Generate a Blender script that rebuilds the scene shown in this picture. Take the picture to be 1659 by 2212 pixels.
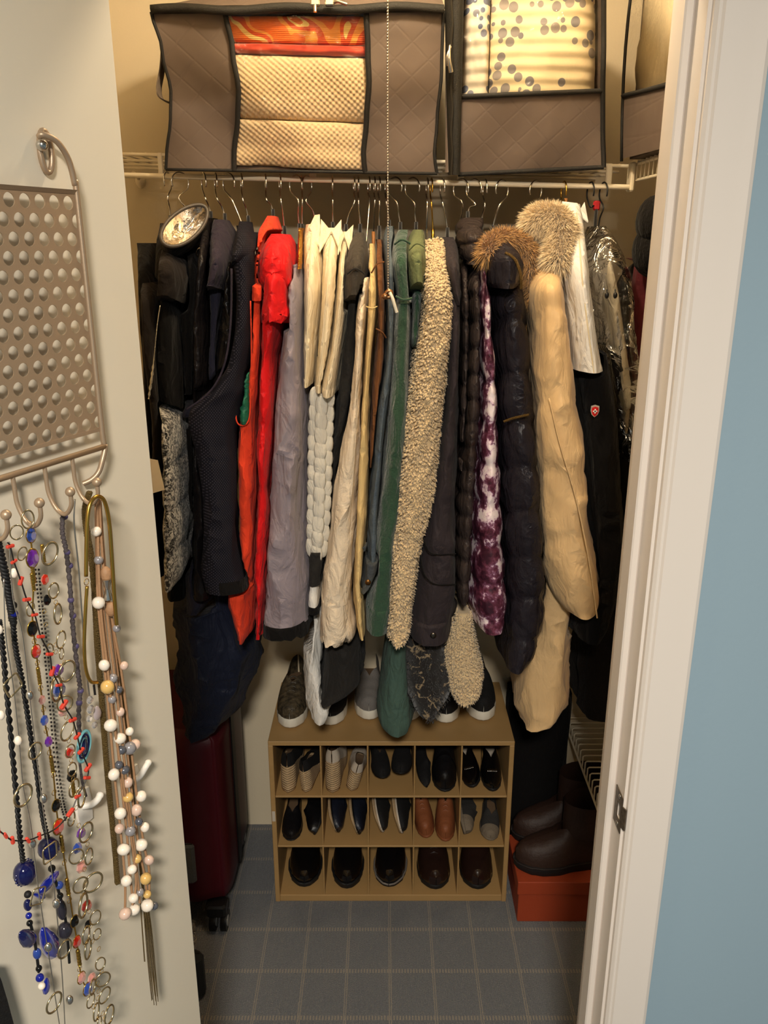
import bpy, math, random
from mathutils import Vector as V, Matrix, noise
sc = bpy.context.scene
for o in list(bpy.data.objects): bpy.data.objects.remove(o)
C = sc.collection

# ------------------------------------------------------------------ camera, light, exposure
F, CX, CY, PITCH, CAMZ = 1789.0, 829.5, 1106.0, math.radians(18), 1.66
cam = bpy.data.cameras.new('camera'); cam_o = bpy.data.objects.new('camera', cam); C.objects.link(cam_o)
cam.sensor_fit = 'VERTICAL'; cam.sensor_height = 36; cam.lens = F / 2212 * 36; cam.clip_start = .01
cam_o.location = (0, 0, CAMZ); cam_o.rotation_euler = (math.pi/2 - PITCH, 0, 0)
sc.camera = cam_o
w = bpy.data.worlds.new('world'); sc.world = w; w.use_nodes = True
w.node_tree.nodes['Background'].inputs[0].default_value = (0, 0, 0, 1)
w.node_tree.nodes['Background'].inputs[1].default_value = 0
sc.view_settings.view_transform = 'Standard'; sc.view_settings.look = 'None'
sc.view_settings.gamma = 1; sc.view_settings.use_curve_mapping = False
sc.view_settings.exposure = 0.0
def area(name, loc, target, size, power, col):
    l = bpy.data.lights.new(name, 'AREA'); l.shape = 'DISK'; l.size = size; l.energy = power; l.color = col
    o = bpy.data.objects.new(name, l); C.objects.link(o); o.location = loc
    o.rotation_euler = (V(target) - V(loc)).to_track_quat('-Z', 'Y').to_euler(); return o
area('room_ceiling_lamp_offscreen', (0, -.8, 2.40), (0, -.8, 0), .30, 82.0, (1, .92, .81))
BULB_POWER = 500.0
BULB_COL = (1, .82, .57)
BULB = V((.04, 1.27, 2.30))

# ------------------------------------------------------------------ helpers
_up = V((0, math.sin(PITCH), math.cos(PITCH))); _fw = V((0, math.cos(PITCH), -math.sin(PITCH)))
def ray(px, py): return V((1, 0, 0)) * ((px - CX) / F) + _up * ((CY - py) / F) + _fw
def at(px, py, Y):
    d = ray(px, py); return V((0, 0, CAMZ)) + d * (Y / d.y)
# inner face of the open door
DA = math.radians(23.5); DU = V((math.sin(DA), math.cos(DA), 0)); DN = V((math.cos(DA), -math.sin(DA), 0)); DP = V((-.2865, .984, 0))
def atd(px, py, off=0.0):
    d = ray(px, py); o = V((0, 0, CAMZ)); p0 = DP + DN * off
    return o + d * ((p0 - o).dot(DN) / d.dot(DN))
def doorp(s, z, off=0.0): return DP - DU * s + DN * off + V((0, 0, z))

def s2l(c): 
    c = c / 255.0
    return c / 12.92 if c <= .04045 else ((c + .055) / 1.055) ** 2.4
def rgb(c): return (s2l(c[0]), s2l(c[1]), s2l(c[2]), 1)
MATS = {}
def nd(t, kind, **kw):
    n = t.nodes.new(kind)
    for k, v in kw.items(): setattr(n, k, v)
    return n
def mat(name, col, rough=.8, bump=None, var=None, metal=0., sheen=0., coat=0., spec=.5, emis=None, alpha=None, trans=0., stretch=(1, 1, 1), ior=1.45, wr=0.):
    if name in MATS: return MATS[name]
    m = bpy.data.materials.new(name); m.use_nodes = True; t = m.node_tree; b = t.nodes['Principled BSDF']
    I = b.inputs
    I['Base Color'].default_value = rgb(col); I['Roughness'].default_value = rough; I['Metallic'].default_value = metal
    I['Sheen Weight'].default_value = sheen; I['Coat Weight'].default_value = coat; I['Specular IOR Level'].default_value = spec
    I['Transmission Weight'].default_value = trans; I['IOR'].default_value = ior
    if emis: I['Emission Color'].default_value = (*emis[0], 1); I['Emission Strength'].default_value = emis[1]
    tc = nd(t, 'ShaderNodeTexCoord'); mp = nd(t, 'ShaderNodeMapping'); mp.inputs['Scale'].default_value = stretch
    t.links.new(tc.outputs['Object'], mp.inputs['Vector'])
    if var:
        sc_, amt, c2 = var
        n = nd(t, 'ShaderNodeTexNoise'); n.inputs['Scale'].default_value = sc_; n.inputs['Detail'].default_value = 5
        t.links.new(mp.outputs[0], n.inputs['Vector'])
        r = nd(t, 'ShaderNodeValToRGB'); r.color_ramp.elements[0].position = .5 - .3 * (1 - amt) - .02; r.color_ramp.elements[1].position = .5 + .3 * (1 - amt) + .02
        r.color_ramp.elements[0].color = rgb(c2); r.color_ramp.elements[1].color = rgb(col)
        t.links.new(n.outputs['Fac'], r.inputs[0]); t.links.new(r.outputs[0], I['Base Color'])
    if bump:
        n = nd(t, 'ShaderNodeTexNoise'); n.inputs['Scale'].default_value = bump[0]; n.inputs['Detail'].default_value = 3
        t.links.new(mp.outputs[0], n.inputs['Vector'])
        bp = nd(t, 'ShaderNodeBump'); bp.inputs['Strength'].default_value = bump[1]; bp.inputs['Distance'].default_value = .003
        hgt = n.outputs['Fac']
        if wr:
            m2 = nd(t, 'ShaderNodeMapping'); m2.inputs['Scale'].default_value = (1, 1, .38); t.links.new(tc.outputs['Object'], m2.inputs['Vector'])
            n2 = nd(t, 'ShaderNodeTexNoise'); n2.inputs['Scale'].default_value = 30; n2.inputs['Detail'].default_value = 4; n2.inputs['Distortion'].default_value = 1.1; t.links.new(m2.outputs[0], n2.inputs['Vector'])
            b2 = nd(t, 'ShaderNodeBump'); b2.inputs['Strength'].default_value = wr; b2.inputs['Distance'].default_value = .02
            t.links.new(n2.outputs['Fac'], b2.inputs['Height']); t.links.new(b2.outputs[0], bp.inputs['Normal'])
        t.links.new(hgt, bp.inputs['Height']); t.links.new(bp.outputs[0], I['Normal'])
    MATS[name] = m; return m
def mth(t, op, a, b=None, c=None):
    n = nd(t, 'ShaderNodeMath', operation=op)
    for i, v in enumerate((a, b, c)):
        if v is None: continue
        if isinstance(v, (int, float)): n.inputs[i].default_value = v
        else: t.links.new(v, n.inputs[i])
    return n.outputs[0]
def xyz(t):
    tc = nd(t, 'ShaderNodeTexCoord'); s = nd(t, 'ShaderNodeSeparateXYZ'); t.links.new(tc.outputs['Object'], s.inputs[0]); return s.outputs, tc.outputs['Object']
def mixc(t, fac, a, b):
    n = nd(t, 'ShaderNodeMix', data_type='RGBA')
    t.links.new(fac, n.inputs[0])
    for i, v in ((6, a), (7, b)):
        if isinstance(v, tuple): n.inputs[i].default_value = v
        else: t.links.new(v, n.inputs[i])
    return n.outputs[2]
def bump_to(t, h, strength=.5, dist=.003):
    bp = nd(t, 'ShaderNodeBump'); bp.inputs['Strength'].default_value = strength; bp.inputs['Distance'].default_value = dist
    t.links.new(h, bp.inputs['Height']); t.links.new(bp.outputs[0], t.nodes['Principled BSDF'].inputs['Normal'])
def bcol(m): return m.node_tree, m.node_tree.nodes['Principled BSDF'].inputs['Base Color']

class MB:
    def __init__(s): s.v = []; s.f = []; s.sm = []
    def add(s, vs, fs, smooth=True):
        b = len(s.v); s.v += [V(q) for q in vs]
        for f in fs: s.f.append([i + b for i in f]); s.sm.append(smooth)
        return s
    def box(s, lo, hi, bev=0.0, M=None):
        x0, y0, z0 = lo; x1, y1, z1 = hi
        if bev <= 0:
            vs = [V((x, y, z)) for z in (z0, z1) for x, y in ((x0, y0), (x1, y0), (x1, y1), (x0, y1))]
            fs = [(3, 2, 1, 0), (4, 5, 6, 7), (0, 1, 5, 4), (1, 2, 6, 5), (2, 3, 7, 6), (3, 0, 4, 7)]
        else:
            vs = []; b = min(bev, (x1-x0)*.49, (y1-y0)*.49, (z1-z0)*.49)
            def rr(z, i):
                return [V((a, c, z)) for a, c in ((x0+b+i, y0+i), (x1-b-i, y0+i), (x1-i, y0+b+i), (x1-i, y1-b-i), (x1-b-i, y1-i), (x0+b+i, y1-i), (x0+i, y1-b-i), (x0+i, y0+b+i))]
            vs = rr(z0, b*.6) + rr(z0 + b, 0) + rr(z1 - b, 0) + rr(z1, b*.6)
            fs = [tuple(range(7, -1, -1)), tuple(range(24, 32))]
            for k in range(3):
                for i in range(8):
                    j = (i + 1) % 8; fs.append((k*8+i, k*8+j, k*8+8+j, k*8+8+i))
        if M: vs = [M @ q for q in vs]
        return s.add(vs, fs, False)
    def loft(s, rings, closed=True, cap=(True, True), smooth=True):
        n = len(rings[0]); vs = [q for r in rings for q in r]; fs = []
        for k in range(len(rings) - 1):
            for i in range(n if closed else n - 1):
                j = (i + 1) % n; fs.append((k*n+i, k*n+j, (k+1)*n+j, (k+1)*n+i))
        if cap[0]: fs.append(tuple(range(n - 1, -1, -1)))
        s.add(vs, fs, smooth)
        if cap[1]:
            b = len(s.v); s.v += [V(q) for q in rings[-1]]; s.f.append(list(range(b, b + n))); s.sm.append(False)
        return s
    def tube(s, pts, r, n=8, closed=False, flat=None):
        pts = [V(p) for p in pts]; N = len(pts); rings = []
        nrm = None
        for i in range(N):
            a = pts[(i - 1) % N] if (closed or i > 0) else pts[i]; b = pts[(i + 1) % N] if (closed or i < N - 1) else pts[i]
            tg = (b - a)
            if tg.length < 1e-9: tg = V((0, 0, 1))
            tg.normalize()
            if nrm is None:
                nrm = tg.cross(V((0, 0, 1)));
                if nrm.length < .1: nrm = tg.cross(V((1, 0, 0)))
            nrm = nrm - tg * nrm.dot(tg)
            if nrm.length < 1e-6: nrm = tg.orthogonal()
            nrm.normalize(); bn = tg.cross(nrm)
            rad = r(i / max(1, N - 1)) if callable(r) else r
            rings.append([pts[i] + (nrm * math.cos(2*math.pi*k/n) + bn * math.sin(2*math.pi*k/n)) * rad for k in range(n)])
        if closed: rings.append(rings[0]); return s.loft(rings, cap=(False, False))
        return s.loft(rings)
    def sphere(s, c, r, seg=12, rings=8, M=None):
        c = V(c); rx, ry, rz = (r, r, r) if isinstance(r, (int, float)) else r
        R = []
        for k in range(rings + 1):
            ph = math.pi * k / rings; sn = max(.02, math.sin(ph)) 
            ring = [V((rx*sn*math.cos(2*math.pi*i/seg), ry*sn*math.sin(2*math.pi*i/seg), -rz*math.cos(ph))) for i in range(seg)]
            R.append([(c + (M @ q if M else q)) for q in ring])
        return s.loft(R)
    def mesh(s, name, m, org=V((0, 0, 0))):
        me = bpy.data.meshes.new(name); me.from_pydata([tuple(q - org) for q in s.v], [], s.f)
        me.polygons.foreach_set('use_smooth', s.sm); me.materials.append(m); me.update(); return me
    def build(s, name, m, parent=None, local=False):
        org = V((0, 0, 0)) if (parent is None or local) else ORG[parent.name]
        o = bpy.data.objects.new(name, s.mesh(name, m, org)); C.objects.link(o)
        ORG[o.name] = org.copy()
        if parent: o.parent = parent
        return o
ORG = {}
def thing(name, label, cat, loc=(0, 0, 0), group=None, rot=None):
    o = bpy.data.objects.new(name, None); C.objects.link(o); o.empty_display_size = .02
    o.location = loc; ORG[o.name] = V(loc)
    if rot: o.rotation_euler = rot
    return tag(o, label, cat, group)
def tag(o, label, cat=None, group=None, kind=None):
    if label: o['label'] = label
    if cat: o['category'] = cat
    if group: o['group'] = group
    if kind: o['kind'] = kind
    return o
def struct(name, mb, m, label=None):
    o = mb.build(name, m); o['kind'] = 'structure'
    if label: o['label'] = label; 
    return o
def inst(name, me, parent, loc, rot=None, scale=None):
    o = bpy.data.objects.new(name, me); C.objects.link(o); o.parent = parent
    o.location = V(loc) - ORG[parent.name]; ORG[o.name] = V(loc)
    if rot is not None: o.rotation_euler = rot
    if scale is not None: o.scale = scale if not isinstance(scale, (int, float)) else (scale,) * 3
    return o
def catmull(pts, k=6):
    pts = [V(p) for p in pts]
    if len(pts) < 3: return [pts[0].lerp(pts[1], i / (k*2)) for i in range(k*2 + 1)]
    out = []
    for i in range(len(pts) - 1):
        p0 = pts[max(0, i-1)]; p1 = pts[i]; p2 = pts[i+1]; p3 = pts[min(len(pts)-1, i+2)]
        for j in range(k):
            t = j / k
            out.append(.5*((2*p1) + (p2-p0)*t + (2*p0-5*p1+4*p2-p3)*t*t + (3*p1-p0-3*p2+p3)*t*t*t))
    out.append(pts[-1]); return out
def interp(tab, x):
    if x <= tab[0][0]: return tab[0][1]
    for q0, q1 in zip(tab, tab[1:]):
        a, fa = q0[:2]; b, fb = q1[:2]
        if x <= b:
            t = (x - a) / (b - a); t = t*t*(3 - 2*t); return fa + (fb - fa)*t
    return tab[-1][1]
def hermite(rows, col, x):
    n = len(rows)
    if x <= rows[0][0]: return rows[0][col]
    if x >= rows[-1][0]: return rows[-1][col]
    i = max(k for k in range(n - 1) if rows[k][0] <= x)
    def sl(k):
        a = max(0, k-1); b = min(n-1, k+1); return (rows[b][col] - rows[a][col]) / (rows[b][0] - rows[a][0])
    h = rows[i+1][0] - rows[i][0]; t = (x - rows[i][0]) / h
    return ((2*t**3-3*t*t+1)*rows[i][col] + (t**3-2*t*t+t)*h*sl(i) + (-2*t**3+3*t*t)*rows[i+1][col] + (t**3-t*t)*h*sl(i+1))

# ------------------------------------------------------------------ materials of the setting
m_closet = mat('closet_wall_paint', (216, 202, 174), .85, bump=(220, .08))
m_white = mat('trim_white_paint', (222, 212, 202), .38, bump=(60, .05))
m_door = mat('door_white_paint', (224, 214, 194), .5, bump=(90, .03))
m_blue = mat('room_blue_paint', (144, 166, 179), .75, bump=(180, .06))
m_ceil = mat('ceiling_paint', (225, 215, 195), .9)
m_shelf = mat('shelf_white_vinyl', (225, 212, 186), .45)
m_steel = mat('chrome_wire', (205, 200, 192), .18, metal=1)
m_gold = mat('gold_metal', (210, 165, 70), .25, metal=1)
m_black = mat('black_plastic', (14, 13, 13), .45)
m_bronze = mat('champagne_metal', (178, 154, 128), .42, metal=.55, bump=(500, .05))
m_brass_trim = mat('light_metal', (200, 196, 188), .3, metal=1)

def carpet():
    m = mat('plaid_carpet', (92, 98, 106), .95, sheen=.3); t, bc = bcol(m); s, oc = xyz(t)
    def line(co, off, per, wd, gap):
        fx = mth(t, 'FRACT', mth(t, 'MULTIPLY_ADD', co, 1/per, off))
        d1 = mth(t, 'LESS_THAN', mth(t, 'ABSOLUTE', mth(t, 'SUBTRACT', fx, .5 - gap)), wd)
        d2 = mth(t, 'LESS_THAN', mth(t, 'ABSOLUTE', mth(t, 'SUBTRACT', fx, .5 + gap)), wd)
        return mth(t, 'MAXIMUM', d1, d2)
    vx = line(s['X'], .36, .1035, .010, .022)
    fy = mth(t, 'FRACT', mth(t, 'MULTIPLY_ADD', s['Y'], 1/.1265, .26))
    hy = mth(t, 'LESS_THAN', mth(t, 'ABSOLUTE', mth(t, 'SUBTRACT', fy, .0 + .5)), .045)
    dash = mth(t, 'GREATER_THAN', mth(t, 'SINE', mth(t, 'MULTIPLY', s['X'], 900)), -.1)
    hy = mth(t, 'MULTIPLY', hy, dash)
    lines = mth(t, 'MULTIPLY', mth(t, 'MAXIMUM', vx, hy), .8)
    n = nd(t, 'ShaderNodeTexNoise'); n.inputs['Scale'].default_value = 420; n.inputs['Detail'].default_value = 2; t.links.new(oc, n.inputs['Vector'])
    wv = mth(t, 'SINE', mth(t, 'MULTIPLY', s['X'], 1500))
    n5 = nd(t, 'ShaderNodeTexNoise'); n5.inputs['Scale'].default_value = 260; t.links.new(oc, n5.inputs['Vector'])
    base = mixc(t, n5.outputs['Fac'], rgb((66, 69, 74)), rgb((106, 109, 113)))
    t.links.new(mixc(t, lines, base, rgb((142, 132, 115))), bc)
    bump_to(t, mth(t, 'ADD', mth(t, 'MULTIPLY', n.outputs['Fac'], 2.), mth(t, 'MULTIPLY', wv, .25)), .8, .004)
    return m
m_carpet = carpet()

# ------------------------------------------------------------------ structure
YB, YF0, YF1 = 2.075, .97, 1.088            # back wall, front wall room side / closet side
XL, XR = -1.0, .815                          # closet side walls
JL, JR, HD = -.322, .333, 2.05               # door opening
H = 2.44
struct('floor', MB().box((-2.2, -2.6, -.05), (2.2, YB + .1, 0)), m_carpet)
struct('ceiling', MB().box((-2.2, -2.6, H), (2.2, YB + .1, H + .05)), m_ceil)
struct('wall_back', MB().box((XL - .1, YB, 0), (XR + .1, YB + .1, H)), m_closet)
struct('wall_left', MB().box((XL - .1, YF1, 0), (XL, YB, H)), m_closet)
struct('wall_right', MB().box((XR, YF1, 0), (XR + .1, YB, H)), m_closet)
g = .015
struct('wall_front_closet', MB().box((XL, YF1 - .012, 0), (JL - .02, YF1, H)).box((JR + .02, YF1 - .012, 0), (XR, YF1, H)).box((JL - .02, YF1 - .012, HD + .02), (JR + .02, YF1, H)), m_closet)
struct('wall_front', MB().box((-2.2, YF0, 0), (JL - .02, YF1 - .012, H)).box((JR + .02, YF0, 0), (2.2, YF1 - .012, H)).box((JL - .02, YF0, HD + .02), (JR + .02, YF1 - .012, H)), m_blue)
struct('wall_room_left', MB().box((-2.3, -2.6, 0), (-2.2, YF0, H)), m_blue)
struct('wall_room_right', MB().box((2.2, -2.6, 0), (2.3, YF0, H)), m_blue)
struct('wall_room_back', MB().box((-2.3, -2.7, 0), (2.3, -2.6, H)), m_blue)
# door lining (jambs, stops) and casing
def jamb(x, s):   # s=+1: the lining lies towards +x of x
    mb = MB(); xs = sorted((x, x + s*.02)); mb.box((xs[0], YF0, 0), (xs[1], YF1, HD + .02), .0015)
    return mb
def casing(x, s):
    mb = MB(); prof = [(0.004, .0), (.004, .008), (.0075, .012), (.0085, .0125), (.0105, .0125), (.013, .0155), (.046, .0175), (.058, .0185), (.0625, .0165), (.0645, .012), (.0645, 0)]
    rings = [[V((x + s*a, YF0 - b, z)) for a, b in prof] for z in (0, HD + .06)]
    if s > 0: rings = rings[::-1]
    return mb.loft(rings, closed=True, smooth=False)
zc = at(1346, 1752, .984).z
jm = MB(); HY0, HY1, HZ0, HZ1 = .977, .992, zc - .012, zc + .013
for lo, hi in (((YF0, 0), (YF1, HZ0)), ((YF0, HZ1), (YF1, HD + .02)), ((YF0, HZ0), (HY0, HZ1)), ((HY1, HZ0), (YF1, HZ1))): jm.box((JR, lo[0], lo[1]), (JR + .02, hi[0], hi[1]))
j1 = struct('trim_1', jm, m_white)
ST = MB().box((JR - .011, 1.0085, 0), (JR, 1.046, HD), .002).build('door_stop', m_white, j1)
struct('trim_2', casing(JR, 1), m_white)
j2 = struct('trim_3', jamb(JL, -1), m_white)
MB().box((JL, 1.0085, 0), (JL + .011, 1.046, HD), .002).build('door_stop', m_white, j2)
struct('trim_4', casing(JL, -1), m_white)
j3 = struct('trim_5', MB().box((JL - .02, YF0, HD), (JR + .02, YF1, HD + .02), .0015).box((JL - .065, YF0 - .016, HD + .004), (JR + .065, YF0 - .0005, HD + .066), .003), m_white)
struct('baseboard_right', MB().box((JR + .066, YF0 - .012, 0), (2.2, YF0, .085), .003), m_white)
# strike plate on the right jamb
m_scuff = mat('bare_metal_scuff', (120, 108, 92), .5, metal=.6, var=(160, .3, (70, 60, 50)))
spo = MB()
for lo, hi in (((.9705, zc - .028), (1.004, HZ0)), ((.9705, HZ1), (1.004, zc + .03)), ((.9705, HZ0), (HY0, HZ1)), ((HY1, HZ0), (1.004, HZ1))): spo.box((JR - .0012, lo[0], lo[1]), (JR + .0001, hi[0], hi[1]))
spo.loft([[V((JR - .0012 + a, y, z)) for a, y in ((-.0003, .9715), (.0012, .9715), (.0045, .962), (.003, .961))] for z in (zc-.016, zc+.018)], smooth=False)
st_o = spo.build('strike_plate', m_scuff, j1)
for dz in (-.021, .024): MB().sphere((JR - .0012, .985, zc + dz), (.0012, .0035, .0035)).build('screw_head', m_steel, st_o)
# open door
dl, dt = .60, .035
c = [doorp(-0.0, 0, 0), doorp(dl, 0, 0), doorp(dl, 0, -dt), doorp(0, 0, -dt)]
mb = MB(); mb.loft([[q + V((0, 0, .012)) for q in c], [q + V((0, 0, 2.035)) for q in c]], smooth=False)
door = struct('door_1', mb, m_door)
for z in (.25, 1.05, 1.8):
    h = MB().tube([doorp(-.006, z - .04, -.012 - .02), doorp(-.006, z + .04, -.012 - .02)], .005); h.build('hinge', m_brass_trim, door)

# ------------------------------------------------------------------ ceiling lamp with pull chain (bulb lights the closet)
cl = thing('ceiling_light', 'bare bulb closet ceiling lamp with beaded metal pull chain', 'lamp', (BULB.x, BULB.y, H - .001))
mb = MB(); prof = [(.0, H), (.055, H), (.055, H-.012), (.045, H-.03), (.025, H-.045), (.022, H-.075), (.001, H-.075)]
def lathe(mb, c, prof, n=24):
    return mb.loft([[V((c[0] + max(r, .0003)*math.cos(2*math.pi*i/n), c[1] + max(r, .0003)*math.sin(2*math.pi*i/n), z)) for i in range(n)] for r, z in prof])
lathe(mb, BULB, prof).build('lamp_holder', mat('porcelain', (230, 226, 215), .25), cl)
bulb = MB().sphere(BULB, (.03, .03, .036), 16, 10)
bm_ = mat('glowing_bulb', (255, 240, 210), .4, emis=(BULB_COL, BULB_POWER)); bulb.build('bulb_offscreen', bm_, cl)
ch = at(838, 250, 1.335); x0 = ch.x; mb = MB(); yc = 1.335
zt, zb = H - .04, at(840, 630, yc).z; zz = zt; k = 0
while zz > zb:
    xx = x0 + .0007 * math.sin(zz * 9); mb.sphere((xx, yc, zz), .0016, 6, 4); zz -= .0040
mb.tube([(x0, yc, zt), (x0, yc, zb)], .0005, 4)
pc = mb.build('pull_chain', mat('beaded_chain_steel', (190, 180, 165), .3, metal=1), cl)
ke = [at(q[0], q[1], yc) for q in ((830, 640), (838, 628), (846, 632), (842, 642))]
MB().tube(catmull(ke + [ke[0]], 4), .0032, 6).sphere(at(832, 640, yc), (.006, .004, .005)).build('chain_end_bell', mat('coppery_end', (170, 120, 80), .3, metal=1), pc)
MB().tube(catmull([at(842, 632, yc - .004), at(848, 645, yc - .006), at(857, 675, yc - .004)], 5), .0026, 6).build('pull_tab', mat('cream_plastic', (235, 225, 200), .5), pc)

# ------------------------------------------------------------------ wire shelves
ZS, YL, ZR = 1.815, 1.770, 1.775
def slope(x): return -.022 * (x - 0.0)      # the run of the shelf dips a little to the right
sh1 = thing('wire_shelf', 'white vinyl wire shelf with hanging rod along the closet back wall', 'shelf', (0, YB, ZS))
xe = at(1362, 375, YL).x
def bar(p, q, r, n=8): return MB().tube([V(p), V(q)], r, n)
bar((XL, 1.75, ZR + slope(XL)), (xe, 1.75, ZR + slope(xe)), .0052, 10).build('hanging_rod', m_shelf, sh1)
bar((XL, YL, ZS + slope(XL)), (xe, YL, ZS + slope(xe)), .0035).build('front_wire', m_shelf, sh1)
for yy in (1.86, 1.96, 2.06): bar((XL, yy, ZS - .004 + slope(XL)), (xe, yy, ZS - .004 + slope(xe)), .003, 6).build('rail_wire', m_shelf, sh1)
wm = MB().tube([V((0, YL, 0)), V((0, YB - .003, 0))], .0017, 6).mesh('deck_wire', m_shelf)
n = int((xe - XL) / .026)
for i in range(n):
    x = XL + .01 + i * .026; o = inst('deck_wire', wm, sh1, (x, 0, ZS + .003 + slope(x)))
for px, wd in ((349, .010), (676, .013), (995, .013), (1315, .012)):
    x = at(px, 380, YL).x; MB().box((x - wd/2, YL - .004, ZR + slope(x) - .001), (x + wd/2, YL + .003, ZS + slope(x) + .004), .002).build('rod_support', m_shelf, sh1)
MB().box((xe - .006, 1.742, ZR + slope(xe) - .008), (xe + .003, YL + .004, ZS + slope(xe) + .006), .003).build('end_cap', m_shelf, sh1)
xs = at(290, 400, 2.0).x
MB().sphere((xs, 2.055, ZR + .02), (.012, .018, .016), 10, 6).tube([(xs, 2.06, ZR + .02), (xs, 2.0, ZR + .035)], .004).build('wall_clip', m_shelf, sh1)
sh2 = thing('wire_shelf', 'white wire shelf running along the right closet wall above the rod', 'shelf', (XR, 1.4, ZS))
XS = .497
for x, z in ((XS, ZS), (XS, ZS - .03), (.65, ZS), (.81, ZS)): bar((x, 1.10, z - .008), (x, 1.768, z - .008), .0032).build('rail_wire', m_shelf, sh2)
wm = MB().tube([V((XS - .003, 0, -.032)), V((XS - .003, 0, 0)), V((XR - .002, 0, 0))], .0019, 6).mesh('deck_wire', m_shelf)
for i in range(26): inst('deck_wire', wm, sh2, (0, 1.105 + i * .0255, ZS - .004))
sh3 = thing('wire_shelf', 'low white wire shelf with bent front lip beside the shoe rack', 'shelf', (XR, 1.5, .38))
XS3, Z3 = .521, .385
for x, z in ((XS3 - .002, Z3 - .035), (.67, Z3 - .004), (.80, Z3 - .004)): bar((x, 1.10, z), (x, 2.06, z), .003).build('rail_wire', m_shelf, sh3)
wm = MB().tube([V((XS3, 0, -.036)), V((XS3, 0, -.003)), V((XS3 + .004, 0, 0)), V((XR - .002, 0, 0))], .002, 6).mesh('deck_wire', m_shelf)
for i in range(37): inst('deck_wire', wm, sh3, (0, 1.115 + i * .0258, Z3))

# ------------------------------------------------------------------ storage bags on the shelf
def quilted(name, col, s=.06):
    m = mat(name, col, .62, spec=.35); t, bc = bcol(m); S, oc = xyz(t)
    def ln(sgn):
        a = mth(t, 'FRACT', mth(t, 'MULTIPLY_ADD', mth(t, 'MULTIPLY_ADD', S['Z'], sgn, S['X']), 1/s, 50.5))
        return mth(t, 'SUBTRACT', 1., mth(t, 'MINIMUM', mth(t, 'MULTIPLY', mth(t, 'ABSOLUTE', mth(t, 'SUBTRACT', a, .5)), 14), 1.))
    l = mth(t, 'MAXIMUM', ln(1.15), ln(-1.15))
    n = nd(t, 'ShaderNodeTexNoise'); n.inputs['Scale'].default_value = 9; t.links.new(oc, n.inputs['Vector'])
    bump_to(t, mth(t, 'ADD', mth(t, 'MULTIPLY', l, -.12), mth(t, 'MULTIPLY', n.outputs['Fac'], 3)), .8, .003); return m
m_bag = quilted('grey_quilted_nonwoven', (98, 84, 74))
m_trim = mat('black_binding', (24, 21, 17), .75, bump=(600, .3))
m_zip = mat('black_zip_tape', (30, 27, 20), .6, bump=(900, .5))
def clear(name, fac, rough=.04, sc_=6, st=.6):
    m = bpy.data.materials.new(name); m.use_nodes = True; t = m.node_tree; t.nodes.remove(t.nodes['Principled BSDF'])
    tr = nd(t, 'ShaderNodeBsdfTransparent'); gl = nd(t, 'ShaderNodeBsdfGlossy'); gl.inputs['Roughness'].default_value = rough
    tr.inputs[0].default_value = (.97, .96, .94, 1)
    mx = nd(t, 'ShaderNodeMixShader'); fr = nd(t, 'ShaderNodeFresnel'); fr.inputs[0].default_value = 1.45
    f = mth(t, 'MINIMUM', mth(t, 'MULTIPLY', fr.outputs[0], fac), 1.)
    tc = nd(t, 'ShaderNodeTexCoord'); n = nd(t, 'ShaderNodeTexNoise'); n.inputs['Scale'].default_value = sc_; n.inputs['Detail'].default_value = 4; n.inputs['Distortion'].default_value = 1.5
    t.links.new(tc.outputs['Object'], n.inputs['Vector']); bp = nd(t, 'ShaderNodeBump'); bp.inputs['Strength'].default_value = st; bp.inputs['Distance'].default_value = .02
    t.links.new(n.outputs['Fac'], bp.inputs['Height']); t.links.new(bp.outputs[0], gl.inputs['Normal'])
    t.links.new(f, mx.inputs[0]); t.links.new(tr.outputs[0], mx.inputs[1]); t.links.new(gl.outputs[0], mx.inputs[2])
    t.links.new(mx.outputs[0], t.nodes['Material Output'].inputs[0]); MATS[name] = m; return m
m_vinyl = clear('clear_vinyl_window', 1.0, .05, 14, .8)
m_poly = clear('clear_dry_cleaner_film', .9, .10, 20, 1.4)
def grid(fn, u0, u1, v0, v1, nu, nv, off=0.0):
    mb = MB(); rows = [[fn(u0 + (u1-u0)*i/nu, v0 + (v1-v0)*j/nv, off) for i in range(nu+1)] for j in range(nv+1)]
    return mb.loft(rows, closed=False, cap=(False, False))
def strip(fn, path, wd, off):         # ribbon binding along a uv path
    mb = MB(); pts = [fn(u, v, off) for u, v in path]
    return mb.tube(pts, wd, 6)
def surf(left, right, depth):
    def fn(u, v, off=0.0):
        py = -70 + v * (450)
        a = interp(left, py); b = interp(right, py); px = a + (b - a)*u
        yo = interp([(q[0], q[2]) for q in right], py) if len(right[0]) > 2 else 0
        py2 = py + (yo * u)
        return at(px, py2, depth(u, v) - off)
    return fn
def vof(py): return (py + 70) / 450
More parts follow.
